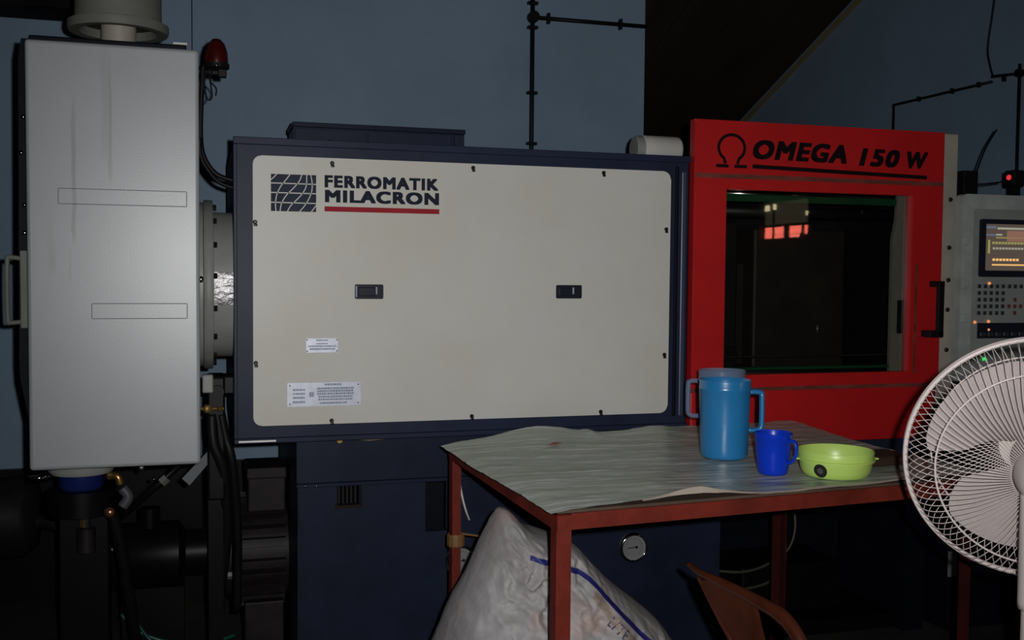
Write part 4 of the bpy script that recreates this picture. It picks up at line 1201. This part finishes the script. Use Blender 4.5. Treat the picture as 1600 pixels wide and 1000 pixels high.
bvh_b = BVHTree.FromBMesh(bb)
obj('body', bb, M_bowl, bo, True, auto=60)
for s in (-1, 1):
    D = R3 * s
    obj('lug', box(BM(), -0.014, 0.014, -0.008, 0.008, 0.0, 0.004, 0.001), M_bowl, bo, loc=(1.386 + D.x * 0.082, 2.049 + D.y * 0.082, ZO + 0.0365))
def sticker(name, r, off, m):
    b = BM()
    cdir = Vector((1.386, 2.049, 0)).normalized()
    a0 = math.atan2(-cdir.y, -cdir.x) - 0.42
    rings = []
    for ri in range(5):
        rr = r * ri / 4
        ring = []
        for k_ in range(24 if ri else 1):
            th = 2 * PI * k_ / 24
            ang = a0 + rr * math.cos(th) / 0.078
            z = ZO + 0.0195 + rr * math.sin(th)
            d = Vector((math.cos(ang), math.sin(ang), 0))
            hit = bvh_b.ray_cast(Vector((1.386, 2.049, z)) + d * 0.2, -d)
            p = hit[0] if hit[0] else Vector((1.386, 2.049, z)) + d * 0.08
            ring.append(b.verts.new(p + d * off))
        rings.append(ring)
    for k_ in range(24):
        b.faces.new((rings[0][0], rings[1][k_], rings[1][(k_ + 1) % 24]))
    for A, B_ in zip(rings[1:], rings[2:]):
        for k_ in range(24):
            b.faces.new((A[k_], B_[k_], B_[(k_ + 1) % 24], A[(k_ + 1) % 24]))
    obj(name, b, m, bo, True)
sticker('sticker', 0.0155, 0.0006, M_sticker)
sticker('sticker_centre', 0.007, 0.001, M_sticker2)
bk = thing('wooden_block', 'dark brown block on the sheet behind the green bowl', 'block', (1.57, 2.16, ZO))
b = BM()
prism(b, [(-0.065, 0.0), (0.075, 0.0), (0.075, 0.022), (-0.065, 0.022)], -0.05, 0.05)
bmesh.ops.bevel(b, geom=b.edges[:], offset=0.003, segments=1, affect='EDGES')
o = obj('body', b, M_block, bk, loc=(1.575, 2.165, ZO))
o.rotation_euler = (0, 0, 0.1)
obj('orange_end', box(BM(), 1.500, 1.509, 2.125, 2.19, ZO + 0.002, ZO + 0.026, 0.003), mat('orange_brown_end', (0.28, 0.09, 0.02), 0.5), bk)

# ------------------------------------------------------------------ SACK under the table
SZ = [(0.0, 0.45, 1.17, 0.25), (0.08, 0.43, 1.19, 0.27), (0.20, 0.43, 1.18, 0.27), (0.30, 0.45, 1.135, 0.25), (0.36, 0.475, 1.085, 0.235), (0.418, 0.50, 1.04, 0.215), (0.447, 0.51, 1.008, 0.20), (0.488, 0.528, 0.955, 0.175),
      (0.507, 0.54, 0.931, 0.165), (0.536, 0.556, 0.90, 0.145), (0.573, 0.572, 0.866, 0.125), (0.60, 0.583, 0.842, 0.11), (0.617, 0.590, 0.815, 0.10), (0.636, 0.600, 0.765, 0.085), (0.65, 0.608, 0.722, 0.07), (0.666, 0.614, 0.702, 0.055),
      (0.68, 0.622, 0.690, 0.040), (0.690, 0.628, 0.680, 0.028), (0.695, 0.634, 0.670, 0.016)]
def sack_sec(z):
    for a, b_ in zip(SZ, SZ[1:]):
        if z <= b_[0]:
            t = (z - a[0]) / (b_[0] - a[0])
            return [a[i] + (b_[i] - a[i]) * t for i in (1, 2, 3)]
    return list(SZ[-1][1:])
SYC = 2.30
bm = BM()
NT, NZ = 220, 170
rings = []
for k_ in range(NZ + 1):
    z = 0.001 + 0.694 * (1 - (1 - k_ / NZ) ** 1.35)
    xl_, xr_, dp = sack_sec(z)
    xl_, xr_ = xl_ + 0.028, xr_ + 0.004
    xc_, hw = (xl_ + xr_) / 2, (xr_ - xl_) / 2
    ring = []
    for i in range(NT):
        th = 2 * PI * i / NT
        c_, s_ = math.cos(th), math.sin(th)
        e = 0.9
        x = xc_ + hw * math.copysign(abs(c_) ** e, c_)
        y = SYC - dp * math.copysign(abs(s_) ** 0.9, s_)
        if s_ > 0:
            f = abs(s_)
            w1 = 0.03 * noise.noise(Vector((x * 5 + z * 4, z * 7 - x * 3, 2.0)))
            cr = 0.034 * (1 - abs(noise.noise(Vector((x * 7 - z * 3, z * 6 + x * 5, 7.0)))) * 2.2)
            cr2 = 0.016 * (1 - abs(noise.noise(Vector((x * 19 + z * 9, z * 14 - x * 10, 4.0)))) * 2.0)
            cr3 = 0.011 * (1 - abs(noise.noise(Vector((x * 34 - z * 16, z * 22 + x * 12, 9.0)))) * 2.4)
            cr4 = 0.005 * (1 - abs(noise.noise(Vector((x * 70 + z * 45, z * 48 - x * 30, 5.0)))) * 2.4)
            y -= (w1 + cr + cr2 + cr3 + cr4) * f * min(1, dp / 0.08)
        ring.append(bm.verts.new((x, y, z)))
    rings.append(ring)
for A, B_ in zip(rings, rings[1:]):
    for i in range(NT):
        bm.faces.new((A[i], A[(i + 1) % NT], B_[(i + 1) % NT], B_[i]))
bm.faces.new(rings[0][::-1])
bm.faces.new(rings[-1])
bvh_s = BVHTree.FromBMesh(bm)
sk = thing('woven_sack', 'bulging dirty white woven sack with a blue stripe under the table', 'sack', (0.8, 2.3, 0))
obj('bag', bm, M_sack, sk, True)
def on_sack(x, z, off=0.0012):
    h = bvh_s.ray_cast(Vector((x, 1.5, z)), Vector((0, 1, 0)))
    return (h[0] + Vector((0, -off, 0))) if h[0] else None
def sack_ribbon(name, pts, w, m, off=0.003):
    P = smooth_pts([(p[0], 0, p[1]) for p in pts], 10)
    b = BM()
    rowsv = []
    for i, p in enumerate(P):
        d = (P[min(i + 1, len(P) - 1)] - P[max(i - 1, 0)]).normalized()
        nn = Vector((-d.z, 0, d.x))
        row = []
        for s in (-1, -0.5, 0, 0.5, 1):
            q_ = p + nn * w / 2 * s
            h = on_sack(q_.x, q_.z, off)
            row.append(b.verts.new(h) if h else None)
        if all(row):
            rowsv.append(row)
    for A, B_ in zip(rowsv, rowsv[1:]):
        for i in range(4):
            b.faces.new((A[i], A[i + 1], B_[i + 1], B_[i]))
    return obj(name, b, m, sk, True)
sack_ribbon('blue_stripe', [(0.690, 0.618), (0.733, 0.603), (0.78, 0.585), (0.826, 0.562), (0.86, 0.523), (0.90, 0.478), (0.94, 0.437), (0.985, 0.398), (1.015, 0.362)], 0.0105, M_bluestripe)
sack_ribbon('stain', [(0.83, 0.535), (0.865, 0.485), (0.90, 0.44), (0.93, 0.40), (0.945, 0.37)], 0.020, mat('tan_stain', (0.30, 0.24, 0.2), 0.6, dirt=0.25, scale=20), off=0.0018)
me = text_mesh('LITE', 0.01, 0.01)
xs = [v.co.x for v in me.vertices]; ys = [v.co.y for v in me.vertices]
hgt = 0.024
s_ = hgt / (max(ys) - min(ys))
dirv = Vector((0.71, 0, -0.705)); upv = Vector((0.705, 0, 0.71))
org = Vector((0.850, 0, 0.472))
okv = True
for v in me.vertices:
    p = org + dirv * (v.co.x - min(xs)) * s_ * 0.75 + upv * (v.co.y - min(ys)) * s_
    h = on_sack(p.x, p.z, 0.0036 if v.co.z > 0 else 0.003)
    if h:
        v.co = h
me.materials.clear()
me.materials.append(M_greyprint)
me.name = 'lettering'
link('lettering', me, sk)

# ------------------------------------------------------------------ CHAIR (backrest seen edge-on in front of the table)
A2, B2 = Vector((0.939, 1.886, 0)), Vector((0.99, 1.609, 0))
sdir = (B2 - A2).normalized()
ndir = Vector((-sdir.y, sdir.x, 0))
ch = thing('brown_chair', 'glossy red-brown chair with slotted curved back below the table front', 'chair', (1.1, 1.72, 0))
def in_plane(poly, th, off=0.0, curve=0.0):
    b = BM()
    A = []
    B_ = []
    for s, z in poly:
        c0 = A2 + sdir * s + ndir * off + Vector((0, 0, z))
        A.append(b.verts.new(c0 - ndir * th / 2))
        B_.append(b.verts.new(c0 + ndir * th / 2))
    n = len(poly)
    b.faces.new(A); b.faces.new(B_[::-1])
    for i in range(n):
        b.faces.new((A[i], A[(i + 1) % n], B_[(i + 1) % n], B_[i]))
    bmesh.ops.triangulate(b, faces=[f for f in b.faces if len(f.verts) > 4])
    return b
P = lambda s, z: A2 + sdir * s + Vector((0, 0, z))
rail_pts = [P(0.0, 0.658), P(0.04, 0.650), P(0.115, 0.648), P(0.20, 0.643), P(0.275, 0.634), P(0.315, 0.612), P(0.345, 0.57), P(0.36, 0.50), P(0.365, 0.42)]
obj('top_rail', tube(BM(), rail_pts, 0.014, n=12, ry=0.012, up=ndir, k=6, taper=(0.35, 1.0)), M_chair, ch, True)
obj('rear_stile', tube(BM(), [P(0.035, 0.640), P(0.074, 0.605), P(0.11, 0.575), P(0.149, 0.54), P(0.19, 0.46), P(0.20, 0.42)], 0.006, n=10, ry=0.009, up=ndir, taper=(0.5, 1.0)), M_chair, ch, True)
obj('back_splat', in_plane([(0.045, 0.638), (0.10, 0.650), (0.20, 0.640), (0.213, 0.615), (0.222, 0.59), (0.240, 0.55), (0.262, 0.42), (0.19, 0.42), (0.18, 0.47), (0.149, 0.542), (0.11, 0.577), (0.074, 0.607)], 0.010), M_chair, ch)
seat_c = A2 + sdir * 0.20 + ndir * 0.22
b = BM()
box(b, -0.21, 0.21, -0.22, 0.22, -0.03, 0.0, 0.012, 2)
st = obj('seat', b, M_chair, ch, loc=(seat_c.x, seat_c.y, 0.43))
st.rotation_euler = (0, 0, math.atan2(sdir.y, sdir.x))
for s in (-0.18, 0.18):
    for n_ in (-0.19, 0.19):
        p = seat_c + sdir * s + ndir * n_
        obj('leg', cyl(BM(), (p.x, p.y, 0.41), (p.x + s * 0.1 * sdir.x, p.y + s * 0.1 * sdir.y, 0.0), 0.018, 0.014, 12), M_chair, ch, True, auto=40)

# ------------------------------------------------------------------ PEDESTAL FAN (seen from behind)
FC = Vector((1.382, 1.452, 0.926))
nf = Vector((-0.545, -0.82, -0.17)).normalized()      # towards the viewer = rear of the fan
xf = Vector((0, 0, 1)).cross(nf)
xf = xf.normalized()
yf = nf.cross(xf).normalized()
fan = thing('pedestal_fan', 'cream pedestal fan seen from behind at the lower right', 'fan', (1.317, 1.354, 0))
def FP(r, a, h):
    return FC + xf * (r * math.cos(a)) + yf * (r * math.sin(a)) + nf * h
RO = 0.213
def ring_tube(r, h, t, n=120, m=8):
    b = BM()
    rr = []
    for i in range(n):
        a = 2 * PI * i / n
        ring = []
        for j in range(m):
            q_ = 2 * PI * j / m
            ring.append(b.verts.new(FP(r + t * math.cos(q_), a, h + t * math.sin(q_))))
        rr.append(ring)
    for i in range(n):
        A, B_ = rr[i], rr[(i + 1) % n]
        for j in range(m):
            b.faces.new((A[j], A[(j + 1) % m], B_[(j + 1) % m], B_[j]))
    return b
obj('outer_rim', ring_tube(RO, 0.0, 0.0042), M_wire, fan, True)
obj('rim_band', ring_tube(RO + 0.001, -0.008, 0.003), M_wire, fan, True)
def grille(prof, nw, swirl, wr=0.00082):
    b = BM()
    for i in range(nw):
        a0 = 2 * PI * i / nw
        pts = []
        for r, h in prof:
            pts.append(FP(r, a0 + swirl * (RO - r) / RO, h))
        tube(b, pts, wr, n=4, k=3, cap=False)
    return b
rear_prof = [(RO, 0.002), (0.208, 0.022), (0.196, 0.044), (0.172, 0.058), (0.12, 0.070), (0.05, 0.078)]
front_prof = [(RO, -0.006), (0.210, -0.030), (0.198, -0.054), (0.16, -0.070), (0.10, -0.078), (0.045, -0.082)]
rg_ = obj('rear_grille', grille(rear_prof, 96, 0.26), M_wire, fan, True)
obj('grille_ring', ring_tube(0.168, 0.0585, 0.0019, 100, 6), M_wire, rg_, True)
fg_ = obj('front_grille', grille(front_prof, 96, -0.26), M_wire, fan, True)
obj('grille_ring', ring_tube(0.165, -0.068, 0.0016, 100, 6), M_wire, fg_, True)
obj('badge', lathe(BM(), [(0, -0.010), (0.046, -0.010), (0.05, -0.004), (0.05, 0.004), (0, 0.006)], FC + nf * (-0.080), nf, 32), M_fan, fg_, True, auto=40)
for bI in range(3):
    b = BM()
    a_gap = math.radians(190 + 120 * bI)
    gridv = []
    NA, NR = 20, 12
    for i in range(NA + 1):
        t = i / NA
        row = []
        for j in range(NR + 1):
            rr_ = 0.035 + (0.176 - 0.035) * j / NR
            span = math.radians(104) * (0.72 + 0.28 * min(1, (rr_ - 0.03) / 0.08))
            a = a_gap + math.radians(10) + t * span
            rmax = 0.176 * (1 - 0.30 * max(0, (0.22 - t) / 0.22) ** 1.6 - 0.04 * max(0, (t - 0.9) / 0.1) ** 2)
            r2 = 0.035 + (rmax - 0.035) * j / NR
            h = -0.006 - 0.044 * t + 0.008 * math.sin(PI * t)
            row.append(b.verts.new(FP(r2, a, h)))
        gridv.append(row)
    for i in range(NA):
        for j in range(NR):
            b.faces.new((gridv[i][j], gridv[i + 1][j], gridv[i + 1][j + 1], gridv[i][j + 1]))
    r = bmesh.ops.solidify(b, geom=b.faces[:], thickness=0.002)
    obj('blade', b, M_blade, fan, True, auto=50)
obj('hub', lathe(BM(), [(0, -0.04), (0.034, -0.036), (0.038, -0.02), (0.038, 0.03), (0, 0.03)], FC, nf, 32), M_fan, fan, True, auto=40)
obj('motor_housing', lathe(BM(), [(0, 0.06), (0.046, 0.062), (0.048, 0.075), (0.046, 0.110), (0.042, 0.150), (0.028, 0.170), (0, 0.176)], FC, nf, 36), M_fan, fan, True)
pc = FC + nf * 0.118 - RIGHT * 0.011
obj('neck', tube(BM(), [pc + Vector((0, 0, -0.02)), pc + Vector((0.0, 0.0, -0.07)), Vector((pc.x, pc.y, 0.78)), Vector((pc.x, pc.y, 0.70))], 0.033, n=20, k=5), M_fan, fan, True)
obj('pole', cyl(BM(), (pc.x, pc.y, 0.72), (pc.x, pc.y, 0.03), 0.027, n=24), M_fan, fan, True, auto=40)
obj('base', lathe(BM(), [(0, 0.0), (0.20, 0.0), (0.20, 0.012), (0.17, 0.024), (0.05, 0.04), (0.034, 0.07), (0, 0.07)], (pc.x, pc.y, 0), n=40), M_fan, fan, True, auto=40)
obj('control_knob', lathe(BM(), [(0, 0), (0.009, 0), (0.008, 0.016), (0, 0.017)], pc + nf * 0.02 + Vector((0, 0, 0.05)), (0, 0, 1), 14), M_fan, fan, True)
